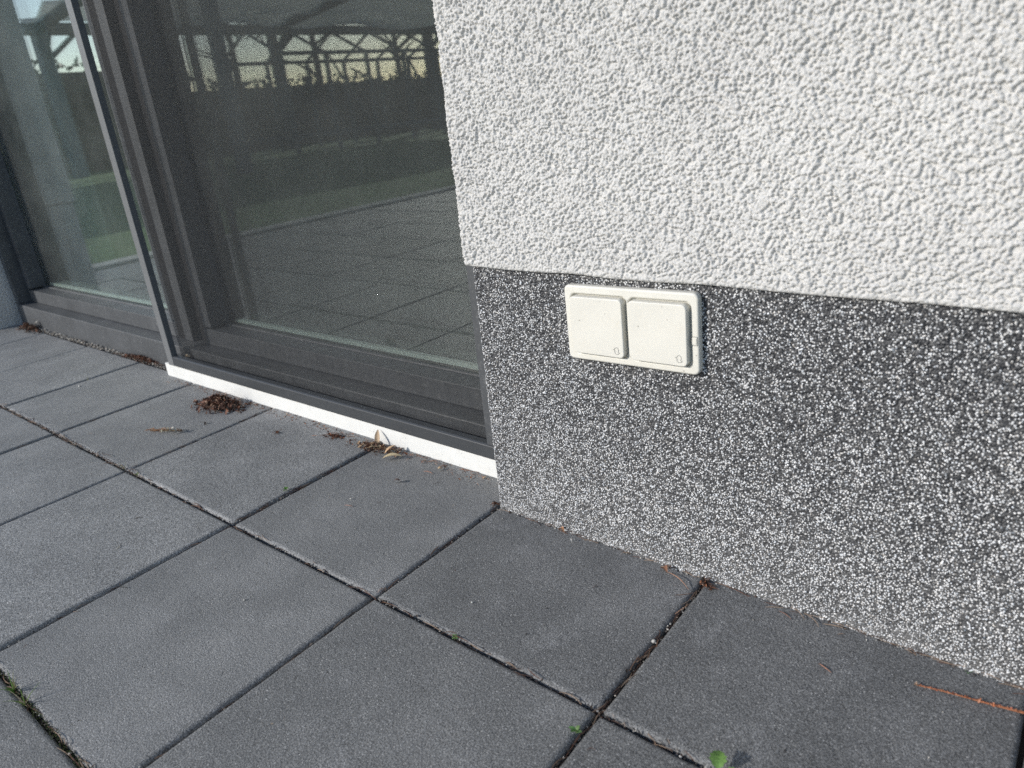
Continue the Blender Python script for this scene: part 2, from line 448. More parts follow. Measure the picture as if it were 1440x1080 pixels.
def slab_mesh(seed, w_, d_):
    r = random.Random(seed)
    seg = 26
    def ring(inset, z, amp, ph):
        pts = []
        hx, hy = w_ / 2 - inset, d_ / 2 - inset
        cs = [(-hx, -hy), (hx, -hy), (hx, hy), (-hx, hy)]
        for k in range(4):
            a, b = cs[k], cs[(k + 1) % 4]
            for i in range(seg):
                t = i / seg
                j = amp * (math.sin(t * 19 + ph[k]) * 0.4 + math.sin(t * 47 + ph[k] * 2.3) * 0.35 + r.uniform(-1, 1) * 0.5)
                x, y = a[0] + (b[0] - a[0]) * t, a[1] + (b[1] - a[1]) * t
                nx, ny = (0, -1, 0, 1)[k] * 0 + (0, 1, 0, -1)[k], (-1, 0, 1, 0)[k]
                if i == 0: j = -abs(amp)
                pts.append((x + nx * j, y + ny * j, z))
        return pts
    ph = [r.uniform(0, 6) for _ in range(4)]
    rings = [ring(0.0004, -0.042, 0.0, ph), ring(0.0, -0.0045, 0.00025, ph), ring(0.0010, -0.0020, 0.0004, ph), ring(0.0026, -0.0006, 0.0005, ph), ring(0.0052, 0.0, 0.0005, ph)]
    V = []; F = []; n = seg * 4
    for q in rings: V += q
    for i in range(len(rings) - 1):
        for k in range(n):
            k2 = (k + 1) % n
            F.append((i * n + k, i * n + k2, (i + 1) * n + k2, (i + 1) * n + k))
    F.append(tuple((len(rings) - 1) * n + k for k in range(n)))
    me = bpy.data.meshes.new('paving_slab'); me.from_pydata(V, [], F)
    me.polygons.foreach_set('use_smooth', [True] * (len(F) - 1) + [False])
    me.materials.append(M['slab']); me.update()
    return me

GAP = 0.0042
slabv = [slab_mesh(s, L - GAP, L - GAP) for s in range(6)]
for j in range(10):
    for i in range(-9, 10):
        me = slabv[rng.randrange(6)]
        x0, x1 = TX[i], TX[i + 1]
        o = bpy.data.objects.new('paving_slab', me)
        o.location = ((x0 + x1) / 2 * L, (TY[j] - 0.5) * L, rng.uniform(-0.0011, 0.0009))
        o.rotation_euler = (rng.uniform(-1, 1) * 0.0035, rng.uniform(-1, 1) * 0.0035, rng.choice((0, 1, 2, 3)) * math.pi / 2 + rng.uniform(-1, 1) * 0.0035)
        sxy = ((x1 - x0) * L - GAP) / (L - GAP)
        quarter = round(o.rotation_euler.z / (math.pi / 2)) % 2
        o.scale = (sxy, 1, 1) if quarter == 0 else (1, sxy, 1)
        tone = min(1.25, max(0.66, 1.16 - 0.17 * (i + 1.2))) if j < 2 else rng.uniform(0.9, 1.15)  # first two rows: reflected sunlight painted as tone, lighter left, darker right
        tone *= rng.uniform(0.95, 1.05)          # random part: each slab was cast in a slightly different grey
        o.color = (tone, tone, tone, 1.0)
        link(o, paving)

kerb = box('concrete_kerb', -9.42 * L, -9.04 * L, TY[-1] * L, 2.2, -0.2, 0.012, M['concrete'], bev=0.006)
tag(kerb, 'pale concrete kerb between terrace slabs and lawn', 'kerb', kind='structure')

# ---- right house wall: rendered wall above a mosaic plinth
H1 = 1.1008 * L                # top of the plinth
wall = empty('house_wall', (0.3, 0.1, 0), 'white rough rendered wall over speckled dark plinth, right of the sliding door', 'wall')
def wp(o):                      # parent while keeping world coordinates
    p = o.parent
    if p is not None: o.matrix_parent_inverse = Matrix.Translation(p.location).inverted()
    return o

def blob_field(nu, nv, res, spacing, rmin, rmax, seed):
    g = np.random.default_rng(seed)
    H = np.full((nv, nu), -0.9)
    n = int(nu * nv * res * res / spacing ** 2)
    px = g.uniform(0, nu, n); py = g.uniform(0, nv, n)
    rad = g.uniform(rmin, rmax, n) / res
    an = g.uniform(0, math.pi, n); asp = g.uniform(0.65, 1.0, n)
    top = g.uniform(0.35, 1.0, n)
    K = int(math.ceil(rmax / res)) + 1
    ca, sa = np.cos(an), np.sin(an)
    ix = px.astype(int); iy = py.astype(int)
    for dx in range(-K, K + 1):
        for dy in range(-K, K + 1):
            X = ix + dx; Y = iy + dy
            ex = X - px; ey = Y - py
            q = ((ex * ca + ey * sa) ** 2 + ((-ex * sa + ey * ca) / asp) ** 2) / rad ** 2
            ok = (q < 1.0) & (X >= 0) & (X < nu) & (Y >= 0) & (Y < nv)
            h = top[ok] + 1.3 * (np.sqrt(1.0 - q[ok]) - 1.0)
            np.maximum.at(H, (Y[ok], X[ok]), h)
    return H

def smooth_noise(nu, nv, cell, seed):
    g = np.random.default_rng(seed)
    gu, gv = int(nu / cell) + 3, int(nv / cell) + 3
    A = g.uniform(-1, 1, (gv, gu))
    u = np.arange(nu) / cell; v = np.arange(nv) / cell
    iu = u.astype(int); iv = v.astype(int)
    fu = (u - iu); fv = (v - iv); fu = fu * fu * (3 - 2 * fu); fv = fv * fv * (3 - 2 * fv)
    a = A[np.ix_(iv, iu)]; b = A[np.ix_(iv, iu + 1)]; c = A[np.ix_(iv + 1, iu)]; d = A[np.ix_(iv + 1, iu + 1)]
    return (a * (1 - fu) + b * fu) * (1 - fv)[:, None] + (c * (1 - fu) + d * fu) * fv[:, None]

def blur(H, k=1):
    for _ in range(k):
        P_ = np.pad(H, 1, mode='edge')
        H = (P_[1:-1, 1:-1] * 4 + (P_[:-2, 1:-1] + P_[2:, 1:-1] + P_[1:-1, :-2] + P_[1:-1, 2:]) * 2 + P_[:-2, :-2] + P_[2:, 2:] + P_[:-2, 2:] + P_[2:, :-2]) / 16
    return H

def corner_path(res, x_edge, y_face, depth, length, rad):
    """points along: return face (towards -y), round corner, front face (towards +x); with outward normals"""
    P = []; Nn = []
    n1 = int((depth - rad) / res)
    for i in range(n1):
        P.append((x_edge, y_face + depth - i * res)); Nn.append((-1.0, 0.0))
    n2 = max(4, int(rad * math.pi / 2 / res))
    for i in range(n2):
        a = math.pi / 2 * i / n2
        P.append((x_edge + rad - rad * math.cos(a), y_face + rad - rad * math.sin(a))); Nn.append((-math.cos(a), -math.sin(a)))
    n3 = int((length - rad) / res)
    for i in range(n3 + 1):
        P.append((x_edge + rad + i * res, y_face)); Nn.append((0.0, -1.0))
    return np.array(P), np.array(Nn)

def grid_faces(nu, nv):
    i = np.arange((nv - 1) * (nu - 1)); r_, c_ = i // (nu - 1), i % (nu - 1)
    a = r_ * nu + c_
    return np.stack([a, a + 1, a + 1 + nu, a + nu], 1)

RES = 0.00068
PE, PX = -0.0062, -0.0072       # render stands this far in front of and left of the plinth
pth, pn = corner_path(RES, PX, PE, 0.09, 0.71, 0.0055)
nu = len(pth)
lipn = 14
nv_face = int(0.36 / RES)
nv = lipn + nv_face
Hf = blob_field(nu, nv, RES, 0.00215, 0.0009, 0.00235, 5)
Hf = Hf * 0.8 + blur(Hf, 1) * 0.2
Hf = Hf * 0.0018 + smooth_noise(nu, nv, 28, 6) * 0.0007 + smooth_noise(nu, nv, 7, 8) * 0.0003
tt = np.arange(nv)
zz = np.empty(nv); inset = np.zeros(nv); fade = np.ones(nv)
lr = 0.0035
for k in range(nv):
    if k < lipn:
        q = k / lipn
        if q < 0.5:
            zz[k] = H1 + 0.0004; inset[k] = 0.011 - (0.011 - lr) * (q / 0.5); fade[k] = 0.15
        else:
            a = (q - 0.5) / 0.5 * math.pi / 2
            zz[k] = H1 + 0.0004 + lr * (1 - math.cos(a)); inset[k] = lr * (1 - math.sin(a)); fade[k] = 0.15 + 0.4 * (q - 0.5) * 2
    else:
        zz[k] = H1 + 0.0004 + lr + (k - lipn) * RES
        fade[k] = min(1.0, 0.55 + (k - lipn) / 9.0 * 0.45)
wav = np.interp(np.arange(nu) * RES, np.linspace(0, 1.2, 26), nr.uniform(-1, 1, 26)) * 0.0010
disp = Hf * fade[:, None] - inset[:, None]
X = pth[None, :, 0] + pn[None, :, 0] * disp
Y = pth[None, :, 1] + pn[None, :, 1] * disp
Z = zz[:, None] + wav[None, :] * np.clip(1 - (zz[:, None] - H1) / 0.03, 0, 1)
V = np.stack([X, Y, Z], 2).reshape(-1, 3)
wp(mesh('render_coat', V, grid_faces(nu, nv), M['plaster'], wall, True))
ztop = zz[-1]
xend = pth[-1, 0]
# coarser continuation of the same wall
wp(box('render_coat', PX, 3.2, PE + 0.0008, 0.30, ztop - 0.002, 2.75, M['plaster_c'], wall, 0.004))
wp(box('render_coat', xend - 0.002, 3.2, PE + 0.0008, 0.30, H1 + 0.001, ztop - 0.002, M['plaster_c'], wall))
wp(box('render_coat', PX + 0.004, xend, PE + 0.0125, 0.30, H1 + 0.0008, ztop - 0.002, M['plaster_c'], wall))
wp(box('lintel', -2.06, PX - 0.001, PE + 0.0012, 0.30, 2.12, 2.749, M['plaster_c'], wall, 0.004))

PR = 0.0019
pth2, pn2 = corner_path(PR, 0.0, 0.0, 0.088, 0.95, 0.005)
nu2 = len(pth2); nv2 = int((H1 + 0.02) / PR) + 1
D2 = blob_field(nu2, nv2, PR, 0.0042, 0.003, 0.005, 9) * 0.0004 + smooth_noise(nu2, nv2, 30, 3) * 0.0006
z2 = -0.02 + np.arange(nv2) * PR
z2 = np.minimum(z2, H1 + 0.0008)
X = pth2[None, :, 0] + pn2[None, :, 0] * D2; Y = pth2[None, :, 1] + pn2[None, :, 1] * D2
V = np.stack([X, Y, np.repeat(z2[:, None], nu2, 1)], 2).reshape(-1, 3)
wp(mesh('plinth', V, grid_faces(nu2, nv2), M['resin'], wall, True))

# pale stone grains pressed into the plinth, every one a little dome
def stone_grains():
    g = np.random.default_rng(21)
    sp = 0.00168
    smax = 0.088 + 0.78; zmax = H1 - 0.0006; zmin = -0.012
    a_, b_ = np.meshgrid(np.arange(0.001, smax, sp), np.arange(zmin, zmax, sp))
    a_ = a_.ravel() + g.uniform(-0.5, 0.5, a_.size) * sp * 0.95; b_ = b_.ravel() + g.uniform(-0.5, 0.5, b_.size) * sp * 0.95
    cl = smooth_noise(600, 240, 9, 31); cl2 = smooth_noise(600, 240, 3, 32)
    ia = np.clip((a_ / smax * 599).astype(int), 0, 599); ib = np.clip(((b_ - zmin) / (zmax - zmin) * 239).astype(int), 0, 239)
    h = np.clip(b_ / H1, 0, 1)
    prob = 0.57 - 0.24 * h + 0.07 * cl[ib, ia] + 0.12 * cl2[ib, ia]
    keep = (g.random(a_.size) < prob) & (a_ > 0) & (a_ < smax) & (b_ < zmax)
    a_ = a_[keep]; b_ = b_[keep]; n = a_.size
    fi = np.clip(a_ / PR, 0, len(pth2) - 1.001); i0 = fi.astype(int); t = (fi - i0)[:, None]
    p = pth2[i0] * (1 - t) + pth2[i0 + 1] * t; nn = pn2[i0] * (1 - t) + pn2[i0 + 1] * t
    nn /= np.linalg.norm(nn, axis=1)[:, None]
    tg = np.stack([-nn[:, 1], nn[:, 0]], 1)
    jj = np.clip(((b_ + 0.02) / PR).round().astype(int), 0, nv2 - 1); base = D2[jj, i0]
    r_ = g.uniform(0.00058, 0.00104, n); asp = g.uniform(0.7, 1.25, n); an = g.uniform(0, 6.28, n); up = g.uniform(0.45, 0.8, n)
    sd_ = 6; prof = ((1.0, -0.15), (0.8, 0.62))
    U = []; W = []; H = []
    for rr, hh in prof:
        for k in range(sd_):
            q = 2 * math.pi * k / sd_; jit = g.uniform(0.82, 1.15, n)
            x = rr * math.cos(q) * jit; y = rr * math.sin(q) * jit * asp
            U.append(x * np.cos(an) - y * np.sin(an)); W.append(x * np.sin(an) + y * np.cos(an)); H.append(np.full(n, hh))
    U.append(np.zeros(n)); W.append(np.zeros(n)); H.append(g.uniform(0.85, 1.05, n))
    U = np.stack(U, 1) * r_[:, None]; W = np.stack(W, 1) * r_[:, None]; H = np.stack(H, 1) * (r_ * up)[:, None] + base[:, None]
    Vx = p[:, 0:1] + tg[:, 0:1] * U + nn[:, 0:1] * H
    Vy = p[:, 1:2] + tg[:, 1:2] * U + nn[:, 1:2] * H
    Vz = np.minimum(b_[:, None] + W, H1 - 0.0002)
    V = np.stack([Vx, Vy, Vz], 2).reshape(-1, 3)
    F = []
    for k in range(sd_):
        k2 = (k + 1) % sd_
        F += [(k, k2, sd_ + k2), (k, sd_ + k2, sd_ + k), (sd_ + k, sd_ + k2, 2 * sd_)]
    F = (np.array(F)[None] + (np.arange(n) * (2 * sd_ + 1))[:, None, None]).reshape(-1, 3)
    tone = np.clip(g.normal(0.70, 0.12, n), 0.25, 0.86); warm = g.normal(0, 0.012, n)
    tone = np.where(g.random(n) < 0.16, g.uniform(0.16, 0.36, n), tone)
    dirt = np.where(h[keep] < 0.10, 0.9, 1.0)
    col = np.stack([tone * dirt + warm, tone * dirt, tone * dirt - warm * 1.2], 1)
    o = wp(mesh('stone_grains', V, F, M['grain'], wall, True, np.repeat(col, 2 * sd_ + 1, 0)))
    o['kind'] = 'stuff'
stone_grains()
wp(box('plinth', pth2[-1, 0] - 0.001, 3.2, 0.0004, 0.29, -0.03, H1, M['plinth'], wall))
wp(box('plinth', 0.004, pth2[-1, 0] - 0.001, 0.005, 0.29, -0.03, H1, M['plinth'], wall))

# ---- left house wall (its return shows beside the door and in the glass)
lw = empty('house_wall', (-6.72 * L - 0.3, 0.1, 0), 'shaded white rendered wall corner at the left end of the door', 'wall')
LX = -6.72 * L
wp(box('render_coat', LX - 0.62, LX, PE, 0.30, H1, 2.75, M['plaster_c'], lw, 0.006))
wp(box('plinth', LX - 0.612, LX - 0.006, 0.001, 0.29, -0.03, H1 - 0.0005, M['plaster_c'], lw, 0.003))

# ---- room behind the glass
room = box('interior_floor', -2.4, 3.0, 0.22, 4.2, -0.05, 0.0, M['roomfloor']); tag(room, 'dark floor of the room behind the glass', 'floor', kind='structure')
b_ = box('interior_wall_back', -2.4, 3.0, 4.0, 4.1, 0.0, 2.6, M['room']); tag(b_, 'back wall of the dim room behind the glass', 'wall', kind='structure')
b_ = box('interior_wall_left', -2.4, -2.3, 0.301, 3.999, 0.001, 2.6, M['room']); tag(b_, 'left wall of the dim room behind the glass', 'wall', kind='structure')
b_ = box('interior_wall_right', 2.9, 3.0, 0.301, 3.999, 0.001, 2.6, M['room']); tag(b_, 'right wall of the dim room behind the glass', 'wall', kind='structure')
b_ = box('interior_ceiling', -2.4, 3.2, 0.301, 4.1, 2.601, 2.75, M['room']); tag(b_, 'ceiling of the dim room behind the glass', 'ceiling', kind='structure')

# ---- sheer curtain hanging inside the left light
ct = empty('curtain', (-1.9, 0.36, 0.01), 'pale grey blue sheer curtain behind the left end of the glass', 'curtain')
V_ = []
ncu, ncv = 120, 14
for k in range(ncv):
    for i in range(ncu):
        t = i / (ncu - 1); z = 0.02 + 2.18 * k / (ncv - 1)
        V_.append((CUX0 + (CUX1 - CUX0) * t + 0.004 * math.sin(t * 40 + z), 0.34 + 0.022 * math.sin(t * 2 * math.pi * 7.5) * (0.8 + 0.2 * z) + 0.008 * math.sin(t * 31 + 1), z))
wp(mesh('curtain_cloth', np.array(V_), grid_faces(ncu, ncv), M['curtain'], ct, True))
V_, F_ = tube([(CUX0 - 0.05, 0.34, 2.22), (0.2, 0.34, 2.22)], 0.012, 10); wp(mesh('curtain_rod', V_, F_, M['steel'], ct, True))

# ================================================================== SLIDING DOOR
Y1, YA, Y2, YG = 0.31 * L, 0.42 * L, 0.432 * L, 0.575 * L
DT = 2.10
DX0, DX1 = -6.705 * L, -0.012 * L
FB = 0.0019
door = empty('sliding_door', (-1.0, 0.12, 0), 'dark grey two-light sliding glass door set back between the rendered walls', 'door')
def dp(o): return wp(o)
R1 = 0.207 * L
dp(extrude_x('threshold', [(Y1, -0.03), (Y1, R1), (Y2 + 0.01, R1 + 0.001), (Y2 + 0.06, R1 - 0.001), (Y2 + 0.06, -0.03)], DX0, DX1, M['frame'], door, bev=FB))
# outer frame jamb at the left and right, head
dp(box('jamb', DX0, -6.63 * L, Y1, Y2 + 0.055, R1 + 0.0005, DT, M['frame'], door, FB))
dp(box('jamb', -0.13 * L, DX1, Y1, Y2 + 0.055, R1 + 0.0005, DT, M['frame'], door, FB))
dp(box('head', -6.629 * L, -0.131 * L, Y1, Y2 + 0.055, DT - 0.06, DT + 0.02, M['frame'], door, FB))
# mullion with a black strip on either side
dp(box('mullion', -3.455 * L, -3.335 * L, YA, Y2 + 0.05, R1 + 0.0005, DT - 0.06, M['frame'], door, FB))
dp(box('black_strip', -3.334 * L, -3.152 * L, Y2 + 0.014, Y2 + 0.04, R1 + 0.0005, DT - 0.06, M['black'], door, FB))
dp(box('black_strip', -3.575 * L, -3.456 * L, YA + 0.003, Y2 + 0.04, R1 + 0.0005, DT - 0.06, M['black'], door, FB))

def sash(x0, x1, st_l, st_r):
    s_ = empty('sash', (0, 0, 0)); del_keys = None
    s_.parent = door; s_.location = (0, 0, 0); s_.matrix_parent_inverse = Matrix.Translation(door.location).inverted()
    rb = 0.334 * L; yb = Y2 + 0.05
    # bottom rail: upright face, then a ledge running back to the pane
    def q(o):
        return o
    q(extrude_x('bottom_rail', [(Y2, R1 + 0.0015), (Y2, rb), (YG - 0.007, rb + 0.002), (YG - 0.0065, rb + 0.0045), (YG - 0.0002, rb + 0.005), (YG + 0.012, rb - 0.01), (YG + 0.012, R1 + 0.0015)], x0, x1, M['frame'], s_, bev=0.0011))
    q(extrude_z('stile', [(x0, Y2), (x0 + st_l, Y2), (x0 + st_l + 0.002, YG - 0.007), (x0 + st_l + 0.006, YG - 0.0065), (x0 + st_l + 0.0065, YG - 0.0003), (x0, YG + 0.012)], rb + 0.0052, DT - 0.061, M['frame'], s_, bev=0.0008))
    q(extrude_z('stile', [(x1 - st_r, Y2), (x1, Y2), (x1, YG + 0.012), (x1 - st_r - 0.006, YG - 0.0003), (x1 - st_r - 0.0055, YG - 0.0065), (x1 - st_r - 0.002, YG - 0.007)], rb + 0.0052, DT - 0.061, M['frame'], s_, bev=0.0008))
    q(box('top_rail', x0 + st_l + 0.007, x1 - st_r - 0.007, Y2, YG + 0.012, DT - 0.11, DT - 0.061, M['frame'], s_, FB))
    gx0, gx1 = x0 + st_l + 0.001, x1 - st_r - 0.001
    # double pane with bright spacer bar between the sheets
    box('glass_pane', gx0, gx1, YG, YG + 0.004, rb - 0.006, DT - 0.1, M['glass'], s_)
    box('glass_pane', gx0, gx1, YG + 0.018, YG + 0.022, rb - 0.006, DT - 0.1, M['glass'], s_)
    sp = box('spacer_bar', gx0 + 0.0195, gx1 - 0.0195, YG + 0.0055, YG + 0.0165, rb + 0.0065, rb + 0.014, M['spacer'], s_, 0.0006)
    box('spacer_bar', gx0 + 0.012, gx0 + 0.019, YG + 0.0055, YG + 0.0165, rb + 0.006, DT - 0.11, M['black'], s_, 0.0006)
    box('inner_rail', x0 + 0.001, x1 - 0.001, YG + 0.023, YG + 0.05, R1 + 0.003, rb + 0.004, M['frame'], s_, FB)
    box('inner_stile', x0 + 0.002, x0 + st_l + 0.005, YG + 0.0235, YG + 0.05, rb + 0.0045, DT - 0.062, M['frame'], s_, FB)
    box('inner_stile', x1 - st_r - 0.005, x1 - 0.002, YG + 0.0235, YG + 0.05, rb + 0.0045, DT - 0.062, M['frame'], s_, FB)
    return s_
sash(-6.629 * L, -3.577 * L, 0.10 * L, 0.06 * L)
sash(-3.150 * L, -0.131 * L, 0.11 * L, 0.10 * L)

# ---- insect screen in front of the right-hand light
YS = 0.2 * L
scr = empty('insect_screen', (-0.5, YS, 0), 'fine grey insect screen with dark guide rails before the right door light', 'screen')
BX0, BX1 = -3.262 * L, -0.012 * L
wp(extrude_x('bottom_bar', [(YS, 0.1 * L), (YS, 0.168 * L), (YS + 0.003, 0.175 * L), (YS + 0.014, 0.175 * L), (YS + 0.014, 0.13 * L), (Y1 - 0.0006, 0.128 * L), (Y1 - 0.0006, 0.1 * L)], BX0, BX1, M['bar'], scr, bev=0.0007))
wp(box('guide_rail', -3.345 * L, -3.263 * L, YS - 0.0008, YS + 0.0128, 0.1005 * L, DT - 0.01, M['rail'], scr, 0.0009))
wp(box('rail_foot', -3.40 * L, -3.264 * L, YS + 0.0130, Y1 - 0.0008, 0.1005 * L, 0.145 * L, M['frame'], scr, 0.0009))
wp(box('guide_rail', -0.219 * L, -0.013 * L, YS, YS + 0.0128, 0.176 * L, DT - 0.01, M['frame'], scr, 0.0009))
# woven mesh: every thread is real
PIT, TH = 0.00145, 0.00014
sx0, sx1, sz0, sz1, sy = -3.262 * L, -0.22 * L, 0.150 * L, 2.08, YS + 0.021
gv = []; gf = []
def thread(p0, p1, ax):
    b = len(gv)
    for p in (p0, p1):
        if ax == 'x':
            for a, c in ((-TH, 0), (0, -TH), (TH, 0), (0, TH)): gv.append((p[0], p[1] + a, p[2] + c))
        else:
            for a, c in ((-TH, 0), (0, -TH), (TH, 0), (0, TH)): gv.append((p[0] + a, p[1] + c, p[2]))
    for k in range(4):
        k2 = (k + 1) % 4
        gf.append((b + k, b + k2, b + 4 + k2, b + 4 + k))
x_ = sx0
while x_ < sx1:
    thread((x_, sy, sz0), (x_ + rng.uniform(-1, 1) * 0.0002, sy, sz1), 'z'); x_ += PIT * rng.uniform(0.94, 1.06)
z_ = sz0
while z_ < sz1:
    thread((sx0, sy - 0.0002, z_), (sx1, sy - 0.0002, z_ + rng.uniform(-1, 1) * 0.0002), 'x'); z_ += PIT * rng.uniform(0.94, 1.06)
sm = wp(mesh('screen_mesh', np.array(gv), np.array(gf), M['screen'], scr)); sm['kind'] = 'stuff'

# ---- white sill strip under the screen
strip = extrude_x('sill_strip', [(0.207 * L, -0.02), (0.207 * L, 0.0985 * L), (Y1 - 0.0004, 0.0985 * L), (Y1 - 0.0004, -0.02)], -3.425 * L, -0.010 * L, M['white'], None, bev=0.0008)
tag(strip, 'bright white metal strip along the foot of the insect screen', 'sill strip')

# ================================================================== DOUBLE SOCKET
def rrect(w_, h_, r, cx=0, cy=0, n=6):
    pts = []
    for (sx_, sy_, a0) in ((1, 1, 0), (-1, 1, 90), (-1, -1, 180), (1, -1, 270)):
        for i in range(n + 1):
            a = R(a0 + 90 * i / n)
            pts.append((cx + sx_ * (w_ / 2 - r) + r * math.cos(a), cy + sy_ * (h_ / 2 - r) + r * math.sin(a)))
    return pts

def plate(name, loops, thick, bevel, mat, parent, y_front, res=3):
    """flat shape in local x,z with holes; front at y_front (towards -y)"""
    cu = bpy.data.curves.new(name, 'CURVE'); cu.dimensions = '2D'; cu.fill_mode = 'BOTH'
    cu.extrude = thick / 2 - bevel; cu.bevel_depth = bevel; cu.bevel_resolution = res
    cu.offset = -bevel
    for lp in loops:
        sp = cu.splines.new('POLY'); sp.points.add(len(lp) - 1)
        for p, q in zip(sp.points, lp): p.co = (q[0], q[1], 0, 1)
        sp.use_cyclic_u = True
    tmp = bpy.data.objects.new('tmp', cu); COL.objects.link(tmp)
    dg = bpy.context.evaluated_depsgraph_get(); dg.update()
    me = bpy.data.meshes.new_from_object(tmp.evaluated_get(dg)); me.name = name
    bpy.data.objects.remove(tmp); bpy.data.curves.remove(cu)
    me.transform(Matrix.Rotation(R(90), 4, 'X')); me.transform(Matrix.Translation((0, y_front + thick / 2, 0)))
    me.materials.clear(); me.materials.append(mat)
    bm = bmesh.new(); bm.from_mesh(me); bmesh.ops.remove_doubles(bm, verts=bm.verts, dist=1e-6); bmesh.ops.recalc_face_normals(bm, faces=bm.faces)
    for f in bm.faces: f.smooth = len(f.verts) == 4 and f.calc_area() < 2e-5
    bm.to_mesh(me); bm.free()
    return link(bpy.data.objects.new(name, me), parent)

sock = empty('double_socket', (0.2140, 0.0, 0.2815), 'cream plastic double outdoor socket with two hinged covers on the plinth', 'socket')
sock.rotation_euler = (0, R(-1.3), 0)
SW, SH = 0.1525, 0.0820
FW, FH = 0.0630, 0.0620
cxs = (-0.0352, 0.0348)
plate('cover_frame', [rrect(SW, SH, 0.0062)] + [rrect(FW + 0.0042, FH + 0.0034, 0.0062, c + 0.0003, -0.0006) for c in cxs], 0.0095, 0.0021, M['socket'], sock, -0.0090)
plate('back_plate', [rrect(SW - 0.008, SH - 0.008, 0.004)], 0.006, 0.0004, M['socket'], sock, -0.0045)
for c in cxs:
    fl = plate('hinged_cover', [rrect(FW, FH, 0.0050, 0, 0)], 0.0100, 0.0011, M['socket'], sock, -0.0146)
    fl.location = (c, 0, -0.0006)
    # small embossed opening symbol: two bent arrows forming a loop
    g = Geo(); px_, pz_ = 0.0232, -0.0232; yy = -0.01465
    def stroke(pts, r_=0.00028):
        V_, F_ = tube([(px_ + a * 1.3, yy, pz_ + b * 1.3) for a, b in pts], r_, 5); g.add(V_, F_)
    stroke([(-0.0022, 0.0010), (-0.0012, 0.0023), (0.0002, 0.0029), (0.0014, 0.0021), (0.0018, 0.0004)])
    stroke([(-0.0034, 0.0008), (-0.0022, 0.0010), (-0.0017, -0.0001)])
    stroke([(-0.0019, 0.0002), (-0.0017, -0.0018), (-0.0006, -0.0029), (0.0008, -0.0028), (0.0022, -0.0022)])
    stroke([(0.0018, 0.0004), (0.0012, -0.0010), (0.0022, -0.0022), (0.0026, -0.0012)])
    s_ = g.build('opening_symbol', M['mark'], fl)
# release tab on the frame
tb = plate('release_tab', [rrect(0.0066, 0.0092, 0.0006), rrect(0.0056, 0.0082, 0.0005)], 0.0006, 0.00005, M['mark'], sock, -0.0093, 1); tb.location = (0.0716, 0, -0.006)
tb2 = plate('release_tab', [rrect(0.0044, 0.0068, 0.0005)], 0.0010, 0.0002, M['socket'], sock, -0.0095, 1); tb2.location = (0.0716, 0, -0.006)

# ================================================================== SMALL THINGS ON THE GROUND
def gx(x, y, z=0.0): return (x * L, y * L, z)

def husk(g, c, size, col, flat=0.5):
    """a curled dry scale"""
    n = 4; V_ = []; F_ = []
    wd = size * rng.uniform(0.25, 0.5); cu = rng.uniform(0.3, 1.6)
    for i in range(n + 1):
        t = i / n; a = (t - 0.5) * cu
        ww = wd * math.sin(math.pi * (0.12 + 0.8 * t))
        for k, s_ in enumerate((-1, 0, 1)):
            V_.append(((t - 0.5) * size * math.cos(a), s_ * ww / 2, size * 0.5 * (1 - math.cos(a)) * 1.2 + abs(s_) * ww * 0.25))
    for i in range(n):
        for k in range(2):
            a = i * 3 + k; F_.append((a, a + 1, a + 4, a + 3))
    M_ = rotmat(rng.gauss(0, flat), rng.gauss(0, flat), rng.uniform(0, 6.28))
    V_ = np.array(V_) @ M_.T + np.array(c)
    j = rng.uniform(0.6, 1.35)
    g.add(V_, F_, tuple(min(1, q * j) for q in col))

def pebble(g, c, r, col):
    V_ = []; F_ = []
    st, sl = 4, 6
    j = rng.uniform(0.75, 1.2); sx_, sy_, sz_ = rng.uniform(0.8, 1.3), rng.uniform(0.7, 1.1), rng.uniform(0.5, 0.8)
    V_.append((0, 0, 1))
    for i in range(1, st):
        p = math.pi * i / st
        for k in range(sl):
            a = 2 * math.pi * k / sl; q = rng.uniform(0.85, 1.12)
            V_.append((math.sin(p) * math.cos(a) * q, math.sin(p) * math.sin(a) * q, math.cos(p) * q))
    V_.append((0, 0, -1)); e = len(V_) - 1
    for k in range(sl): F_.append((0, 1 + k, 1 + (k + 1) % sl))
    for i in range(st - 2):
        for k in range(sl):
            a = 1 + i * sl + k; b = 1 + i * sl + (k + 1) % sl
            F_.append((a, a + sl, b + sl, b))
    for k in range(sl): F_.append((1 + (st - 2) * sl + k, e, 1 + (st - 2) * sl + (k + 1) % sl))
    V_ = np.array(V_) * np.array([sx_, sy_, sz_]) * r
    V_ = V_ @ rotmat(0, 0, rng.uniform(0, 6.3)).T + np.array(c)
    g.add(V_, F_, tuple(min(1, q * j) for q in col))

def needle_geo(g, p0, ang, length, rad, col, bend=0.2, lift=0.001, n=6):
    pts = []
    x, y = p0[0], p0[1]; a = ang
    for i in range(n):
        pts.append((x, y, p0[2] + rad + lift * math.sin(math.pi * i / (n - 1))))
        x += math.cos(a) * length / (n - 1); y += math.sin(a) * length / (n - 1); a += bend / (n - 1)
    V_, F_ = tube(pts, [rad * (1 - 0.6 * abs(2 * i / (n - 1) - 1) ** 2) for i in range(n)], 5)
    g.add(V_, F_, col)

BROWN = (0.11, 0.052, 0.034); RUST = (0.21, 0.085, 0.042); TAN = (0.42, 0.30, 0.19); DARK = (0.022, 0.016, 0.013); PALE = (0.52, 0.49, 0.44); GREY = (0.30, 0.29, 0.27)

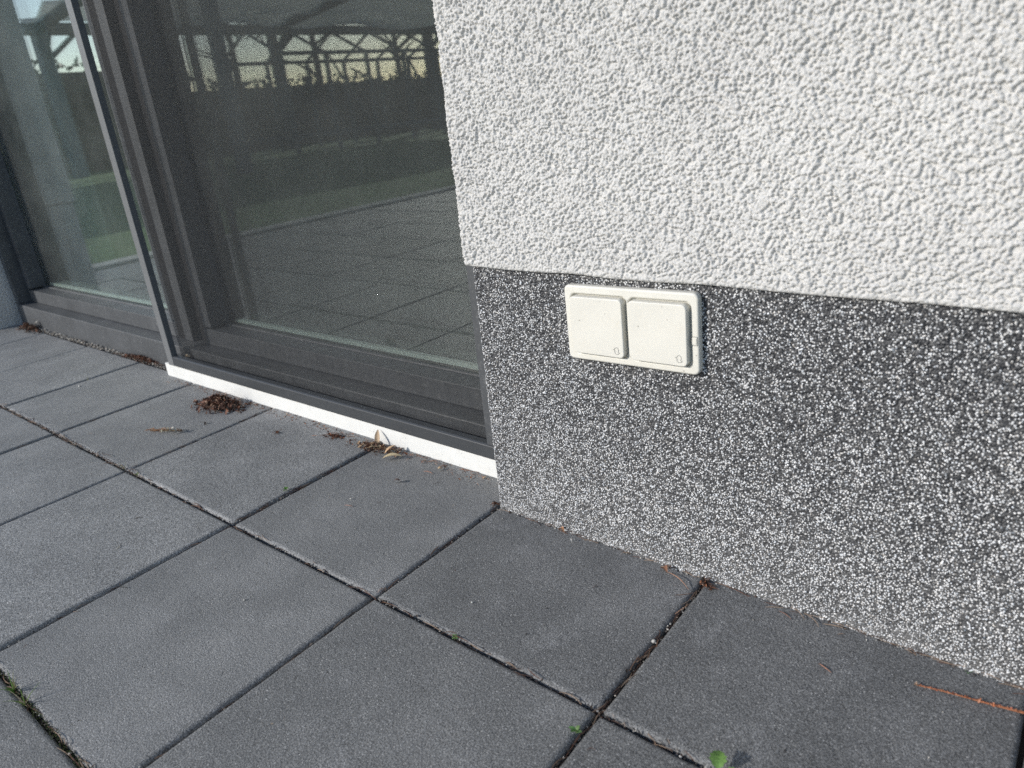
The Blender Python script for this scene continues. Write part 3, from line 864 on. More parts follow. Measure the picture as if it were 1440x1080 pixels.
def heap(name, cx, cy, rx, ry, ang, n, h, cols, size, label, cat='debris'):
    g = Geo(); ca, sa = math.cos(ang), math.sin(ang)
    for _ in range(n):
        r_ = abs(rng.gauss(0, 0.5)); t = rng.uniform(0, 6.28)
        if r_ > 1.3: continue
        u, v = r_ * math.cos(t), r_ * math.sin(t)
        x, y = cx * L + (u * rx * ca - v * ry * sa), cy * L + (u * rx * sa + v * ry * ca)
        z = 0.001 + max(0.0, 1 - r_) ** 0.8 * h * rng.uniform(0.15, 1.0)
        husk(g, (x, y, z), size * rng.uniform(0.6, 1.4), rng.choice(cols), 0.7)
        if rng.random() < 0.2: needle_geo(g, (x, y, z), rng.uniform(0, 6.3), size * 2.2, 0.0003, rng.choice(cols), rng.uniform(-1, 1))
    o = g.build(name, M['litter'], None, False, (cx * L, cy * L, 0))
    return tag(o, label, cat, kind='stuff')

heap('husk_pile', -2.42, 0.045, 0.066, 0.030, R(8), 620, 0.024, [BROWN, RUST, BROWN, (0.16, 0.08, 0.055), (0.32, 0.21, 0.15)], 0.0105, 'heap of dark brown dry husks against the white sill strip')
heap('husk_pile', -0.98, 0.125, 0.058, 0.014, R(10), 330, 0.011, [BROWN, RUST, (0.16, 0.09, 0.06), TAN], 0.0065, 'reddish brown litter bank under the tan leaf scales')
heap('husk_pile', -6.30, 0.235, 0.070, 0.018, R(2), 380, 0.022, [BROWN, RUST, DARK, (0.16, 0.10, 0.07)], 0.0085, 'brown litter heap in the far left corner at the wall foot')
heap('husk_pile', -4.02, 0.285, 0.115, 0.010, R(2), 480, 0.012, [BROWN, RUST, BROWN, (0.20, 0.13, 0.10)], 0.0075, 'long line of brown husks along the foot of the left door light')
heap('husk_pile', -1.32, 0.115, 0.032, 0.008, R(5), 90, 0.004, [BROWN, RUST, (0.18, 0.10, 0.07)], 0.006, 'thin trail of brown husks beside the white strip, left of the tan scales')
heap('husk_pile', -0.03, 0.01, 0.007, 0.006, 0.3, 30, 0.004, [BROWN, RUST, DARK], 0.004, 'tiny brown litter clump at the plinth corner')
heap('husk_pile', 0.995, -0.035, 0.014, 0.006, -0.5, 60, 0.004, [BROWN, RUST, DARK], 0.0045, 'brown litter clump where a slab joint meets the plinth')
heap('husk_pile', -1.68, -0.02, 0.005, 0.004, 0, 14, 0.004, [BROWN, RUST], 0.005, 'single small tuft of brown husks on the slab before the white strip')
heap('husk_pile', -2.24, -0.16, 0.004, 0.003, 0.4, 8, 0.004, [BROWN, DARK], 0.005, 'small dark husk lying just in front of the big husk heap')

g = Geo()
for _ in range(760):
    x = rng.uniform(-3.3, -0.1); y = 0.195 - abs(rng.gauss(0, 0.035))
    if rng.random() < 0.45 and not (-2.8 < x < -2.1 or -1.6 < x < -0.6): continue
    if rng.random() < 0.7: husk(g, gx(x, y, 0.0012), rng.uniform(0.0015, 0.0055), rng.choice([BROWN, RUST, RUST, TAN, (0.25, 0.15, 0.10), DARK]), 0.4)
    else: needle_geo(g, gx(x, y, 0.0), rng.uniform(-0.6, 0.9), rng.uniform(0.006, 0.016), 0.0003, rng.choice([RUST, BROWN, (0.36, 0.2, 0.13)]), rng.gauss(0, 0.6))
for _ in range(90):
    x = rng.uniform(-4.5, 2.2); y = rng.uniform(-1.7, 0.1)
    if x > -0.05 and y > -0.03: continue
    if rng.random() < 0.6: husk(g, gx(x, y, 0.001), rng.uniform(0.001, 0.0028), rng.choice([BROWN, DARK, DARK, (0.3, 0.24, 0.18)]), 0.3)
    else: needle_geo(g, gx(x, y, 0.0), rng.uniform(0, 6.3), rng.uniform(0.004, 0.010), 0.00025, rng.choice([DARK, BROWN, (0.3, 0.2, 0.14)]), rng.gauss(0, 0.6))
o = g.build('scattered_litter', M['litter']); tag(o, 'sparse brown litter scattered along the white strip and slabs', 'litter', kind='stuff')

# gravel packed along the foot of the left light
g = Geo()
for _ in range(900):
    x = rng.uniform(-6.6, -3.44); y = rng.uniform(0.272, 0.318)
    pebble(g, gx(x, y, rng.uniform(-0.006, 0.004)), rng.uniform(0.0012, 0.0032), rng.choice([PALE, GREY, GREY, (0.42, 0.37, 0.31), (0.2, 0.17, 0.15)]))
o = g.build('gravel', M['stone'], None, False, gx(-5, 0.295)); tag(o, 'fine pale gravel filling the slot below the left door light', 'gravel', kind='stuff')

# litter and grit lying in the slab joints
g = Geo()
def joint_fill(x0, y0, x1, y1, n, zlo=-0.010, zhi=-0.003, wid=0.0019, over=0.12):
    a = math.atan2(y1 - y0, x1 - x0)
    for _ in range(n):
        t = rng.random(); q = rng.gauss(0, wid * (1.6 if rng.random() < over else 0.7))
        x, y = (x0 + (x1 - x0) * t) * L - math.sin(a) * q, (y0 + (y1 - y0) * t) * L + math.cos(a) * q
        z = rng.uniform(zlo, zhi); k = rng.random()
        if k < 0.55: husk(g, (x, y, z), rng.uniform(0.002, 0.005), rng.choice([(0.06, 0.036, 0.027), DARK, DARK, DARK, (0.16, 0.13, 0.11)]), 0.5)
        elif k < 0.86: pebble(g, (x, y, z), rng.uniform(0.0006, 0.0014), rng.choice([GREY, DARK, PALE, GREY, (0.12, 0.10, 0.09)]))
        else: needle_geo(g, (x, y, z + 0.001), a + rng.gauss(0, 0.18) + (math.pi if rng.random() < 0.5 else 0), rng.uniform(0.008, 0.028), rng.uniform(0.0003, 0.0005), rng.choice([(0.07, 0.04, 0.03), BROWN, (0.15, 0.09, 0.06), (0.26, 0.19, 0.14)]), rng.gauss(0, 0.5))
J1 = TY[1]; J2 = TY[2]
joint_fill(-4.2, J1, -1.9, J1, 1100, -0.008, 0.0012, 0.0024, 0.35)
joint_fill(-1.9, J1, 0.0, J1, 420, -0.009, -0.001, 0.002, 0.2)
joint_fill(0.0, J1, 2.4, J1, 760, -0.009, 0.0, 0.0021, 0.2)
joint_fill(TX[1], J1, TX[1], 0.0, 260, -0.009, -0.001)
joint_fill(TX[1], J1, TX[1] , J1 - 1, 200, -0.009, -0.001)
joint_fill(TX[0], J1, TX[0], 0.0, 200, -0.010, -0.002)
joint_fill(TX[0], J1, TX[0], J1 - 1, 150)
joint_fill(TX[-1], J1, TX[-1], 0.15, 200, -0.008, 0.0)
joint_fill(TX[-1], J1, TX[-1], J1 - 1, 120)
joint_fill(TX[-2], J1, TX[-2], 0.2, 170, -0.008, 0.0)
joint_fill(TX[-2], J1, TX[-2], J1 - 1, 80)
joint_fill(TX[-3], J1, TX[-3], 0.26, 150); joint_fill(TX[-4], J1, TX[-4], 0.26, 120); joint_fill(TX[-5], J1, TX[-5], 0.26, 100)
for q_ in (-3, -4): joint_fill(TX[q_], J1, TX[q_], J1 - 1, 80)
joint_fill(-1.6, J2, 0.4, J2, 420, -0.009, 0.0)
joint_fill(0.02, -0.004, 2.2, -0.004, 520, -0.003, 0.0004, 0.0012)
o = g.build('joint_litter', M['litter']); tag(o, 'brown needles and grit caught in the slab joints', 'litter', kind='stuff')

# moss in the near left joint
g = Geo()
for _ in range(900):
    t = rng.random(); x = -0.95 + 0.9 * t; y = J2 + rng.gauss(0, 0.006)
    husk(g, gx(x, y, rng.uniform(-0.006, 0.0012)), rng.uniform(0.0015, 0.003), rng.choice([(0.03, 0.05, 0.015), (0.05, 0.07, 0.02), DARK, (0.10, 0.13, 0.05)]), 0.9)
o = g.build('moss', M['leaf'], None, False, gx(-0.5, J2)); tag(o, 'dark green moss in the joint at the lower left', 'moss', kind='stuff')

# ---- snail on the threshold
def snail():
    e = empty('snail', gx(-3.195, 0.297, 0.142 * L), 'small pale brown snail shell stuck to the foot of the screen rail', 'snail')
    V_ = []; F_ = []; n = 60; sd_ = 10
    for i in range(n):
        t = i / (n - 1); a = t * 3.1 * 2 * math.pi; rr = 0.0010 + 0.0036 * t ** 1.3; tr = 0.0007 + 0.0023 * t ** 1.3
        c = Vector((rr * math.cos(a), -0.0036 * (1 - t), rr * math.sin(a)))
        er = Vector((math.cos(a), 0, math.sin(a))); ey = Vector((0, 1, 0))
        for k in range(sd_):
            b = 2 * math.pi * k / sd_
            V_.append(tuple(c + er * (tr * math.cos(b)) + ey * (tr * math.sin(b))))
    for i in range(n - 1):
        for k in range(sd_):
            k2 = (k + 1) % sd_; F_.append((i * sd_ + k, i * sd_ + k2, (i + 1) * sd_ + k2, (i + 1) * sd_ + k))
    F_.append(tuple((n - 1) * sd_ + k for k in range(sd_)))
    cols = np.array([(0.52, 0.42, 0.29) if (i // 4) % 3 else (0.33, 0.24, 0.15) for i in range(n) for k in range(sd_)])
    o = mesh('shell', V_, F_, M['stone'], e, True, cols); o.location = (0, -0.003, 0.0055); o.rotation_euler = (R(15), R(20), R(25))
    Vb, Fb = tube([(-0.003, -0.001, 0.0006), (0, -0.0012, 0.0012), (0.003, -0.0008, 0.0005)], [0.0008, 0.0017, 0.0006], 8)
    mesh('foot', Vb, Fb, M['stone'], e, True, np.tile((0.16, 0.12, 0.09), (len(Vb), 1)))
snail()

# ---- leaf builder
def leaf_geo(g, base, ang, length, width, tilt, curl, col, n=7, serr=0.0):
    V_ = []; F_ = []
    for i in range(n + 1):
        t = i / n; ww = width * (math.sin(math.pi * t ** 0.8) ** 0.8 if 0 < t < 1 else 0.04)
        if serr and 0 < i < n: ww *= 1 + serr * (1 if i % 2 else -1)
        zc = curl * length * math.sin(math.pi * t) * 0.5
        for s_ in (-1, -0.5, 0, 0.5, 1):
            V_.append((t * length, s_ * ww / 2, zc + abs(s_) * ww * 0.18))
    for i in range(n):
        for k in range(4):
            a = i * 5 + k; F_.append((a, a + 1, a + 6, a + 5))
    V_ = np.array(V_) @ rotmat(0, -tilt, ang).T + np.array(base)
    g.add(V_, F_, col)

# tan leaf scales in the litter bank
spots = [(-0.985, 0.15, 2.2, 0.022, 0.0075, 0.9, 'upright tan leaf scale leaning on the white strip'),
         (-1.01, 0.095, 0.35, 0.024, 0.009, 0.15, 'curled tan leaf scale lying left in the reddish litter bank'),
         (-0.845, 0.055, 0.55, 0.027, 0.0085, 0.10, 'tan leaf scale lying right, at the end of the litter bank'),
         (-0.875, 0.10, 1.0, 0.018, 0.006, 0.5, 'narrow tan leaf scale raised between the two lying ones')]
for x, y, an, ln, wd, ti, lab in spots:
    g = Geo(); leaf_geo(g, gx(x, y, 0.003), an, ln * 1.25, wd * 1.2, ti, 0.22, tuple(q * rng.uniform(0.9, 1.15) for q in (0.46, 0.34, 0.22)))
    tag(g.build('leaf_scale', M['litter'], None, True, gx(x, y, 0.003)), lab, 'dry leaf', 'tan leaf scales by the white strip')

# pine twig on the slab
tw = empty('pine_twig', gx(-2.36, -0.37), 'orange brown conifer twig with a pale leaf lying on a slab', 'twig')
g = Geo(); p0 = Vector(gx(-2.47, -0.40)) - tw.location; p1 = Vector(gx(-2.26, -0.30)) - tw.location
V_, F_ = tube([p0 + Vector((0, 0, .002)), (p0 + p1) / 2 + Vector((0, 0, .004)), p1 + Vector((0, 0, .003))], [0.0006, 0.001, 0.0009], 6); g.add(V_, F_, (0.12, 0.07, 0.04))
g.build('stem', M['litter'], tw)
g = Geo(); ax = math.atan2((p1 - p0).y, (p1 - p0).x)
for i in range(90):
    t = rng.random(); p = p0 + (p1 - p0) * t
    col = rng.choice([(0.30, 0.13, 0.05), (0.38, 0.20, 0.08), (0.22, 0.10, 0.05)]) if t < 0.55 else rng.choice([(0.16, 0.09, 0.05), (0.25, 0.15, 0.08), (0.4, 0.33, 0.2)])
    needle_geo(g, (p.x, p.y, 0.002 + rng.random() * 0.004), ax + math.pi + rng.choice((-1, 1)) * rng.uniform(0.2, 0.9), rng.uniform(0.006, 0.013), 0.00035, col, rng.uniform(-.4, .4), 0.001, 4)
g.build('needle_spray', M['litter'], tw)
g = Geo(); q = Vector(gx(-2.30, -0.36)) - tw.location; leaf_geo(g, (q.x, q.y, 0.005), 0.5, 0.016, 0.009, 0.1, 0.9, (0.55, 0.52, 0.45)); g.build('pale_leaf', M['litter'], tw, True)
g = Geo(); q = Vector(gx(-2.36, -0.375)) - tw.location; leaf_geo(g, (q.x, q.y, 0.005), -0.6, 0.009, 0.004, 0.1, 0.9, (0.55, 0.50, 0.36)); g.build('pale_leaf', M['litter'], tw, True)

# catkin twig by the right wall foot
tw = empty('catkin_twig', gx(1.80, -0.13), 'long rusty knobbly twig lying on the slab at the lower right', 'twig')
g = Geo(); pts = [Vector(gx(1.700, -0.146)), Vector(gx(1.76, -0.133)), Vector(gx(1.83, -0.122)), Vector(gx(1.90, -0.111)), Vector(gx(2.02, -0.09))]
pts = [p - tw.location + Vector((0, 0, 0.0012)) for p in pts]
V_, F_ = tube(pts, [0.0006, 0.0005, 0.0007, 0.0009, 0.0011], 6); g.add(V_, F_, (0.34, 0.13, 0.06)); g.build('stem', M['litter'], tw)
g = Geo()
for i in range(130):
    t = rng.random(); k = min(3, int(t * 4)); p = pts[k].lerp(pts[k + 1], t * 4 - k)
    husk(g, (p.x, p.y + rng.gauss(0, 0.0004), p.z + 0.0004), rng.uniform(0.0016, 0.003) * (0.8 + t), rng.choice([(0.36, 0.13, 0.06), (0.28, 0.09, 0.05), (0.42, 0.20, 0.12)]), 0.9)
for i in range(10): husk(g, (pts[0].x + rng.gauss(0, .0008), pts[0].y + rng.gauss(0, .0008), 0.002), 0.003, (0.5, 0.36, 0.26), 0.9)
g.build('scale_cluster', M['litter'], tw)

# single needles, leaves and stones
def lone_needle(x, y, an, ln, col, bend, lab, rad=0.00042):
    g = Geo(); needle_geo(g, gx(x, y, 0), an, ln, rad, col, bend, 0.0012)
    tag(g.build('pine_needle', M['litter'], None, True, gx(x, y)), lab, 'needle', 'single needles lying on the slabs')
lone_needle(1.445, -0.205, -0.62, 0.014, (0.40, 0.19, 0.12), 0.5, 'short reddish needle alone on the slab at the lower right')
lone_needle(1.26, -0.035, -0.25, 0.016, (0.20, 0.10, 0.07), -0.3, 'dull brown needle close to the plinth foot')
lone_needle(-0.66, -0.35, 0.12, 0.016, (0.34, 0.18, 0.13), 0.4, 'thin reddish needle next to the small white stone')
lone_needle(-0.56, 0.075, 0.25, 0.020, (0.40, 0.20, 0.13), -0.5, 'orange needle right of the tan leaf scales')
lone_needle(-1.46, 0.06, 0.3, 0.013, (0.36, 0.17, 0.11), 0.4, 'small red needle before the white strip, left of the husk trail')
lone_needle(-0.42, 0.0, 1.0, 0.014, (0.05, 0.04, 0.035), 0.5, 'dark thin needle on the slab before the plinth corner')
lone_needle(-1.28, -1.14, 1.9, 0.012, (0.50, 0.48, 0.40), 0.8, 'pale curved straw on the slab at the left')
lone_needle(-0.98, -1.26, 0.5, 0.014, (0.04, 0.035, 0.03), -0.3, 'dark needle on the lower left slab')
lone_needle(-1.48, -0.96, 0.9, 0.010, (0.05, 0.04, 0.035), 0.3, 'dark short needle on the middle left slab')
lone_needle(0.66, -0.26, 1.3, 0.007, (0.05, 0.035, 0.04), -1.0, 'tiny dark hooked needle on the slab before the plinth', 0.0005)
lone_needle(0.975, -0.23, 1.2, 0.022, (0.42, 0.24, 0.15), 0.3, 'tan needle lying along the joint near the plinth')
lone_needle(-0.02, -0.71, 1.7, 0.012, (0.40, 0.27, 0.20), -0.6, 'pale bent needle at the crossing of two joints in the middle')

for x, y, r_, col, lab in [(-0.676, -0.297, 0.0019, (0.55, 0.53, 0.48), 'small white stone alone on the slab before the white strip'),
                           (0.974, -0.381, 0.0027, (0.62, 0.60, 0.56), 'white heart-shaped stone lodged in the joint near the plinth'),
                           (-0.44, -1.02, 0.0016, (0.6, 0.58, 0.54), 'small white stone on the lower middle slab'),
                           (-3.87, -0.26, 0.0030, (0.62, 0.60, 0.56), 'white stone on the far left slab'),
                           (0.33, -0.56, 0.0014, (0.5, 0.5, 0.47), 'tiny pale stone on the slab below the socket'),
                           (-6.42, 0.245, 0.0075, (0.66, 0.63, 0.57), 'large white stone on the litter heap in the far corner'),
                           (1.245, -0.735, 0.0016, (0.55, 0.53, 0.5), 'tiny white stone in the joint near the clover')]:
    g = Geo(); pebble(g, gx(x, y, r_ * 0.5 - (0.003 if y in (-0.381, -0.735) else 0)), r_, col)
    tag(g.build('pebble', M['stone'], None, True, gx(x, y)), lab, 'stone', 'loose stones on the terrace')
g = Geo(); leaf_geo(g, gx(-6.21, 0.275, 0.008), 1.2, 0.020, 0.013, 1.15, 0.4, (0.58, 0.55, 0.50))
tag(g.build('pale_husk', M['litter'], None, True, gx(-6.21, 0.275)), 'upright pale husk on the litter heap in the far corner', 'dry leaf')
g = Geo(); leaf_geo(g, gx(-0.61, -0.085, 0.001), 0.45, 0.014, 0.0055, 0.12, 0.6, (0.11, 0.08, 0.07)); leaf_geo(g, gx(-0.585, -0.075, 0.002), 0.4, 0.008, 0.003, 0.2, 0.5, (0.3, 0.28, 0.27))
tag(g.build('seed_husk', M['litter'], None, True, gx(-0.6, -0.08)), 'dark boat-shaped seed husk on the slab before the white strip', 'seed husk')
for x, y, an, ln, wd, col, lab in [(0.335, -0.012, -0.35, 0.012, 0.006, (0.42, 0.22, 0.12), 'orange dry leaf scrap at the plinth foot below the socket'),
                                   (0.82, -0.03, -0.6, 0.013, 0.007, (0.30, 0.15, 0.09), 'brown dry leaf at the plinth foot by the joint'),
                                   (0.415, -0.055, -0.5, 0.008, 0.003, (0.5, 0.48, 0.44), 'pale grey scrap just off the plinth foot'),
                                   (-0.50, 0.115, 0.6, 0.008, 0.006, (0.45, 0.33, 0.2), 'small tan scrap before the white strip near the plinth')]:
    g = Geo(); leaf_geo(g, gx(x, y, 0.001), an, ln, wd, 0.2, 0.7, col)
    if 'joint' in lab: needle_geo(g, gx(x + 0.03, y - 0.01, 0.001), -0.35, 0.036, 0.0005, (0.36, 0.20, 0.13), -0.25, 0.003)
    tag(g.build('leaf_scrap', M['litter'], None, True, gx(x, y)), lab, 'dry leaf', 'dry leaf scraps on the terrace')

# ---- little plants
def sprout(x, y, n, size, lab, col=(0.17, 0.33, 0.07), h=0.006):
    e = empty('sprout', gx(x, y, -0.004), lab, 'seedling', 'seedlings in the slab joints')
    g = Geo(); V_, F_ = tube([(0, 0, -0.002), (0.0004, 0, h * 0.5), (0, 0.0003, h)], [0.0005, 0.0005, 0.0003], 5); g.add(V_, F_, (0.25, 0.30, 0.12)); g.build('stem', M['leaf'], e)
    for i in range(n):
        a = 6.283 * i / n + rng.uniform(-.4, .4); g = Geo()
        leaf_geo(g, (0, 0, h - rng.random() * 0.002), a, size * rng.uniform(0.8, 1.2), size * 0.62, rng.uniform(0.1, 0.7), 0.2, tuple(c * rng.uniform(.85, 1.25) for c in col)); g.build('leaf', M['leaf'], e, True)
sprout(-1.035, -0.41, 5, 0.005, 'small bright green seedling in the joint at the middle left', (0.13, 0.26, 0.05), 0.007)
sprout(0.968, -0.83, 4, 0.0062, 'tiny four-leaved seedling in the joint at the bottom middle', (0.15, 0.26, 0.08))
sprout(0.40, J1, 4, 0.0045, 'minute green seedling in the long joint before the plinth', (0.20, 0.30, 0.10), 0.005)
sprout(-1.93, J1 - 0.005, 3, 0.006, 'grey green seedling at the joint crossing on the left', (0.22, 0.27, 0.13), 0.007)
sprout(1.81, -0.004, 5, 0.0035, 'green specks of moss seedling at the plinth foot on the right', (0.10, 0.20, 0.05), 0.003)
cl = empty('clover_plant', gx(1.350, -0.735, -0.005), 'serrated bright green seedling leaves at the bottom edge', 'seedling')
for (ax_, ay_, an, ln, wd, h) in [(0.0, 0.0, 1.9, 0.016, 0.013, 0.010), (0.006, -0.001, 0.4, 0.013, 0.010, 0.008), (0.003, -0.006, -1.2, 0.012, 0.010, 0.007)]:
    g = Geo(); leaf_geo(g, (ax_, ay_, h), an, ln, wd, 0.15, 0.25, (0.17, 0.31, 0.08), 9, 0.14)
    lf = g.build('leaf', M['leaf'], cl, True)
    g = Geo()
    for t in (0.25, 0.42, 0.6, 0.76):
        for s_ in (-1, 1):
            pa = np.array([(t * ln, 0, 0.25 * ln * .5 * math.sin(math.pi * t) + .0003), ((t + .10) * ln, s_ * wd * .36 * math.sin(math.pi * t), 0.25 * ln * .5 * math.sin(math.pi * t) + .0012)])
            pa = pa @ rotmat(0, -0.15, an).T + np.array((ax_, ay_, h)); V_, F_ = tube([tuple(p) for p in pa], 0.00016, 4); g.add(V_, F_, (0.10, 0.22, 0.05))
    g.build('vein', M['leaf'], lf)
    V_, F_ = tube([(0.003, 0, -0.003), (ax_ * .6, ay_ * .6, h * .6), (ax_, ay_, h)], 0.0005, 5); g = Geo(); g.add(V_, F_, (0.25, 0.34, 0.12)); g.build('stem', M['leaf'], cl)

def tuft(x, y, n, hgt, lab, spread=0.9, cols=((0.16, 0.30, 0.06), (0.24, 0.38, 0.10), (0.40, 0.40, 0.20))):
    e = empty('grass_tuft', gx(x, y, -0.006), lab, 'grass tuft', 'grass tufts in the joints')
    for i in range(n):
        a = rng.uniform(0, 6.28); h = hgt * rng.uniform(0.5, 1.2); sp = rng.uniform(0.15, spread); pts = []
        for k in range(7):
            t = k / 6; pts.append((math.cos(a) * sp * h * t ** 1.7, math.sin(a) * sp * h * t ** 1.7, h * (t - 0.35 * sp * t * t)))
        V_, F_ = tube(pts, [0.0007 * (1 - 0.85 * k / 6) for k in range(7)], 4); g = Geo(); g.add(V_, F_, rng.choice(cols)); g.build('blade', M['leaf'], e)
tuft(-0.71, J2 - 0.005, 12, 0.026, 'green grass tuft in the joint at the lower left edge')
tuft(-0.61, J2 - 0.005, 9, 0.022, 'short grass tuft with dry straw in the lower left joint', 0.9, ((0.2, 0.32, 0.08), (0.5, 0.44, 0.33), (0.30, 0.40, 0.12)))
tuft(-2.10, J1, 4, 0.020, 'two pale grass blades in the joint on the left', 0.4, ((0.35, 0.38, 0.22), (0.42, 0.42, 0.28)))
tuft(-1.55, -1.0, 0, 0.01, 'x') if False else None
tuft(-3.99, -0.15, 3, 0.012, 'sparse dry grass blades in the far left joint', 0.7, ((0.45, 0.42, 0.30), (0.30, 0.33, 0.15)))
tuft(-2.02, -1.38, 3, 0.010, 'few thin dry blades in the joint at the left edge', 0.7, ((0.40, 0.38, 0.26), (0.25, 0.3, 0.12)))

# loose grit scattered on the slabs
g = Geo()
for _ in range(420):
    x = rng.uniform(-6.5, 2.4); y = rng.uniform(-2.2, 0.2)
    if x > -0.05 and y > -0.02: continue
    pebble(g, gx(x, y, 0.0004), rng.uniform(0.0003, 0.0009), rng.choice([PALE, PALE, GREY, DARK, BROWN]))
for _ in range(500):
    x = rng.uniform(-3.3, -0.05); y = 0.2 - abs(rng.gauss(0, 0.05))
    pebble(g, gx(x, y, 0.0003), rng.uniform(0.0003, 0.0009), rng.choice([PALE, GREY, (0.35, 0.31, 0.26), BROWN]))
o = g.build('loose_grit', M['stone']); tag(o, 'tiny pale grit specks scattered over the slabs', 'grit', kind='stuff')

# ================================================================== GARDEN BEHIND THE CAMERA (seen in the glass)
# pergola with cloth roof
pg = empty('pergola', (-13, -6, -0.06), 'blue grey steel pergola with pale cloth roof reflected in the glass', 'pergola')
for yb, wd in ((-4.32, 0.19), (-8.6, 0.16), (-13.0, 0.19)):
    wp(box('post', -13.1, -13.1 + wd, yb - wd / 2, yb + wd / 2, -0.06, 2.12, M['steel'], pg, 0.006))
    wp(box('post', -8.1, -8.1 + 0.14, yb - 0.07, yb + 0.07, -0.06, 2.62, M['steel'], pg, 0.006))
    V_, F_ = tube([(-13.0, yb, 2.2), (-8.0, yb, 2.72)], 0.09, 8); wp(mesh('rafter', V_, F_, M['steel'], pg))
    V_, F_ = tube([(-13.02, yb, 1.72), (-13.02, yb - 0.55, 2.14)], 0.04, 6); wp(mesh('brace', V_, F_, M['steel'], pg))
    V_, F_ = tube([(-13.0, yb, 1.72), (-12.5, yb, 2.2)], 0.04, 6); wp(mesh('brace', V_, F_, M['steel'], pg))
wp(box('beam', -13.1, -12.92, -13.2, -4.1, 2.121, 2.29, M['steel'], pg, 0.006))
wp(box('beam', -8.1, -7.96, -13.2, -4.1, 2.621, 2.76, M['steel'], pg, 0.006))
n1, n2 = 40, 60; V_ = []
for i in range(n1):
    for k in range(n2):
        u, v = i / (n1 - 1), k / (n2 - 1)
        V_.append((-13.0 + 5.0 * u, -4.1 - 9.1 * v, 2.34 + 0.52 * u - 0.16 * abs(math.sin(u * math.pi * 5)) ** 0.7 + 0.05 * math.sin(v * 20 + u * 3)))
wp(mesh('cloth_roof', V_, grid_faces(n2, n1), M['fabric'], pg, True))

# hedge, trees and lawn strip
def leaf_cloud(g, n, fn, size, cols):
    for _ in range(n):
        p = fn(); s_ = size * rng.uniform(0.6, 1.4)
        A = rotmat(rng.uniform(-1.2, 1.2), rng.uniform(-1.2, 1.2), rng.uniform(0, 6.3))
        V_ = np.array([(-s_, 0, 0), (0, -s_ * .45, s_ * .1), (s_, 0, 0), (0, s_ * .45, s_ * .1)]) @ A.T + np.array(p)
        g.add(V_, [(0, 1, 2, 3)], rng.choice(cols))
hd = empty('hedge', (-15.5, -6, -0.06), 'dark clipped hedge along the garden edge reflected in the glass', 'hedge')
g = Geo()
def hp():
    y_ = rng.uniform(-26, 5)
    top_ = 1.95 if y_ > -7.2 else max(1.42, 1.95 - (-7.2 - y_) * 0.5)
    return (-15.4 + rng.gauss(0, 0.35), y_, rng.uniform(-0.1, top_) + rng.gauss(0, 0.06))
leaf_cloud(g, 9000, hp, 0.10, [(0.035, 0.055, 0.02), (0.05, 0.07, 0.03), (0.03, 0.04, 0.02), (0.07, 0.085, 0.035)])
wp(g.build('foliage', M['leaf'], hd))
for k in range(16):
    yb = -25 + k * 2; V_, F_ = tube([(-15.5, yb, -0.1), (-15.5 + rng.uniform(-.1, .1), yb + rng.uniform(-.2, .2), 0.8)], [0.05, 0.02], 6); wp(mesh('trunk', V_, F_, M['bark'], hd))
wp(box('inner_mass', -15.75, -15.3, -7.4, 4.8, -0.06, 1.75, M['bark'], hd))
wp(box('inner_mass', -15.75, -15.3, -25.5, -7.401, -0.06, 1.28, M['bark'], hd))

def tree(x, y, h, cr, lab, col):
    e = empty('garden_tree', (x, y, -0.06), lab, 'tree', 'garden trees reflected in the glass')
    lean = rng.uniform(-0.25, 0.25)
    pts = [(0, 0, -0.1), (lean * .3, lean * .2, h * .35), (lean * .7, lean * .1, h * .7), (lean, 0, h)]
    V_, F_ = tube(pts, [0.11, 0.085, 0.05, 0.02], 8); mesh('trunk', V_, F_, M['bark'], e, True)
    for k in range(7):
        a = rng.uniform(0, 6.3); z0_ = h * rng.uniform(.3, .8)
        V_, F_ = tube([(lean * z0_ / h, 0, z0_), (math.cos(a) * cr * .5, math.sin(a) * cr * .5, z0_ + .3), (math.cos(a) * cr, math.sin(a) * cr, z0_ + .45)], [0.035, 0.025, 0.01], 5); mesh('limb', V_, F_, M['bark'], e)
    g = Geo()
    cl_ = [(rng.gauss(0, cr * .45), rng.gauss(0, cr * .45), h * rng.uniform(.68, 1.05)) for _ in range(14)]
    def tp():
        c = rng.choice(cl_); return (c[0] + rng.gauss(0, cr * .2), c[1] + rng.gauss(0, cr * .2), c[2] + rng.gauss(0, cr * .16))
    leaf_cloud(g, 900, tp, 0.06, col); g.build('crown', M['leaf'], e)
tc_ = [(0.06, 0.09, 0.03), (0.09, 0.12, 0.04), (0.045, 0.065, 0.025)]
tree(-14.2, -8.4, 3.4, 0.8, 'young leafy tree by the hedge step, seen in the glass', tc_)
tree(-14.3, -10.6, 3.8, 0.9, 'taller leafy tree beside the pergola, seen in the glass', tc_)
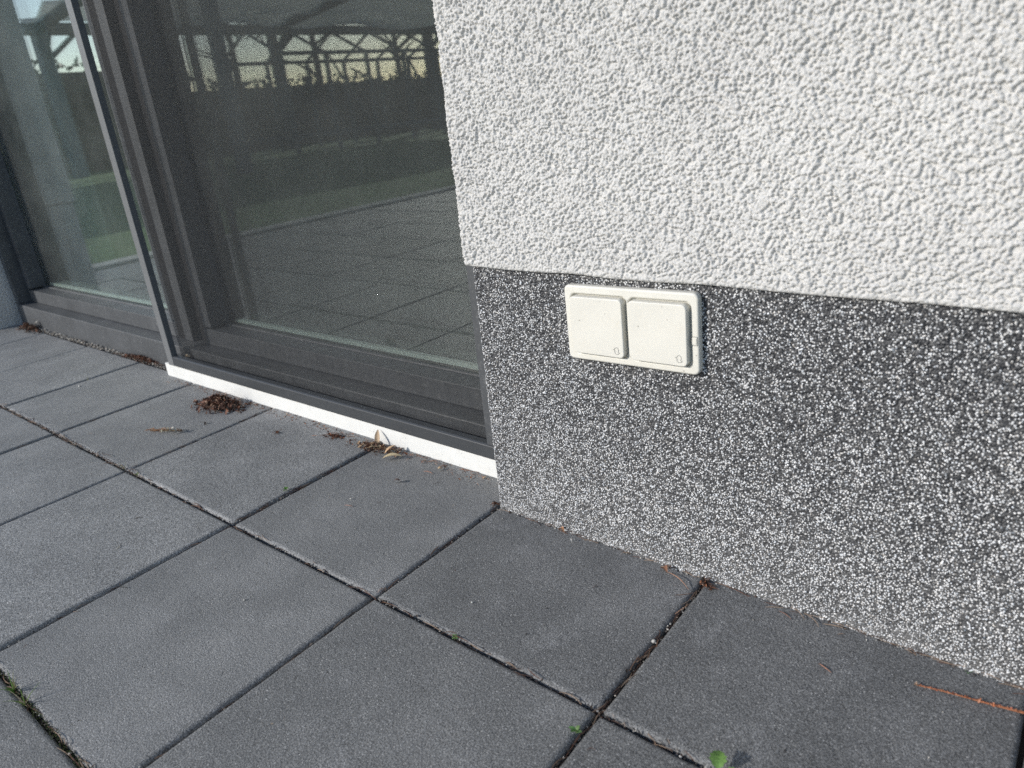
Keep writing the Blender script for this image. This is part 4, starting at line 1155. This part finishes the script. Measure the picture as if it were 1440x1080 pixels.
tree(-14.1, -13.0, 3.6, 0.8, 'leafy tree at the far end of the pergola, seen in the glass', tc_)

# bare greenhouse frame
gh = empty('greenhouse', (-11.6, -9.2, -0.06), 'bare greenhouse frame of thin dark bars reflected in the glass', 'greenhouse')
gx0, gx1, gy0, gy1, gz, gr = -12.4, -10.6, -12.6, -7.0, 1.55, 1.98
gm = (gx0 + gx1) / 2; ny = 7
for k in range(ny):
    ya_ = gy0 + (gy1 - gy0) * k / (ny - 1)
    for xs_ in (gx0, gx1):
        wp(box('post', xs_ - 0.03, xs_ + 0.03, ya_ - 0.03, ya_ + 0.03, -0.06, gz, M['steel'], gh))
        V_, F_ = tube([(xs_, ya_, gz), (gm, ya_, gr)], 0.03, 5); wp(mesh('rafter', V_, F_, M['steel'], gh))
    if k < ny - 1:
        yb_ = gy0 + (gy1 - gy0) * (k + 1) / (ny - 1)
        if k % 2 == 0:
            V_, F_ = tube([(gx1 + 0.04, ya_, 0.1), (gx1 + 0.04, yb_, gz)], 0.022, 5); wp(mesh('brace', V_, F_, M['steel'], gh))
for xs_ in (gx0, gx1, gm):
    V_, F_ = tube([(xs_, gy0, gr if xs_ == gm else gz), (xs_, gy1, gr if xs_ == gm else gz)], 0.035, 5); wp(mesh('purlin', V_, F_, M['steel'], gh))
    V_, F_ = tube([(xs_, gy0, 0.2), (xs_, gy1, 0.2)], 0.03, 5); wp(mesh('purlin', V_, F_, M['steel'], gh))

g = Geo()
for _ in range(9000):
    x = rng.uniform(-6.5, -2.84); y = rng.uniform(-4.0, 0.6); h = rng.uniform(0.02, 0.05); a = rng.uniform(0, 6.3); q = rng.uniform(0.2, 0.9) * h
    V_ = np.array([(x - .002, y, -.06), (x + .002, y, -.06), (x + math.cos(a) * q, y + math.sin(a) * q, -.06 + h)])
    g.add(V_, [(0, 1, 2)], rng.choice([(0.10, 0.22, 0.04), (0.14, 0.27, 0.06), (0.08, 0.17, 0.035)]))
o = g.build('lawn_grass', M['leaf']); tag(o, 'short green grass beside the concrete kerb', 'grass', kind='stuff')
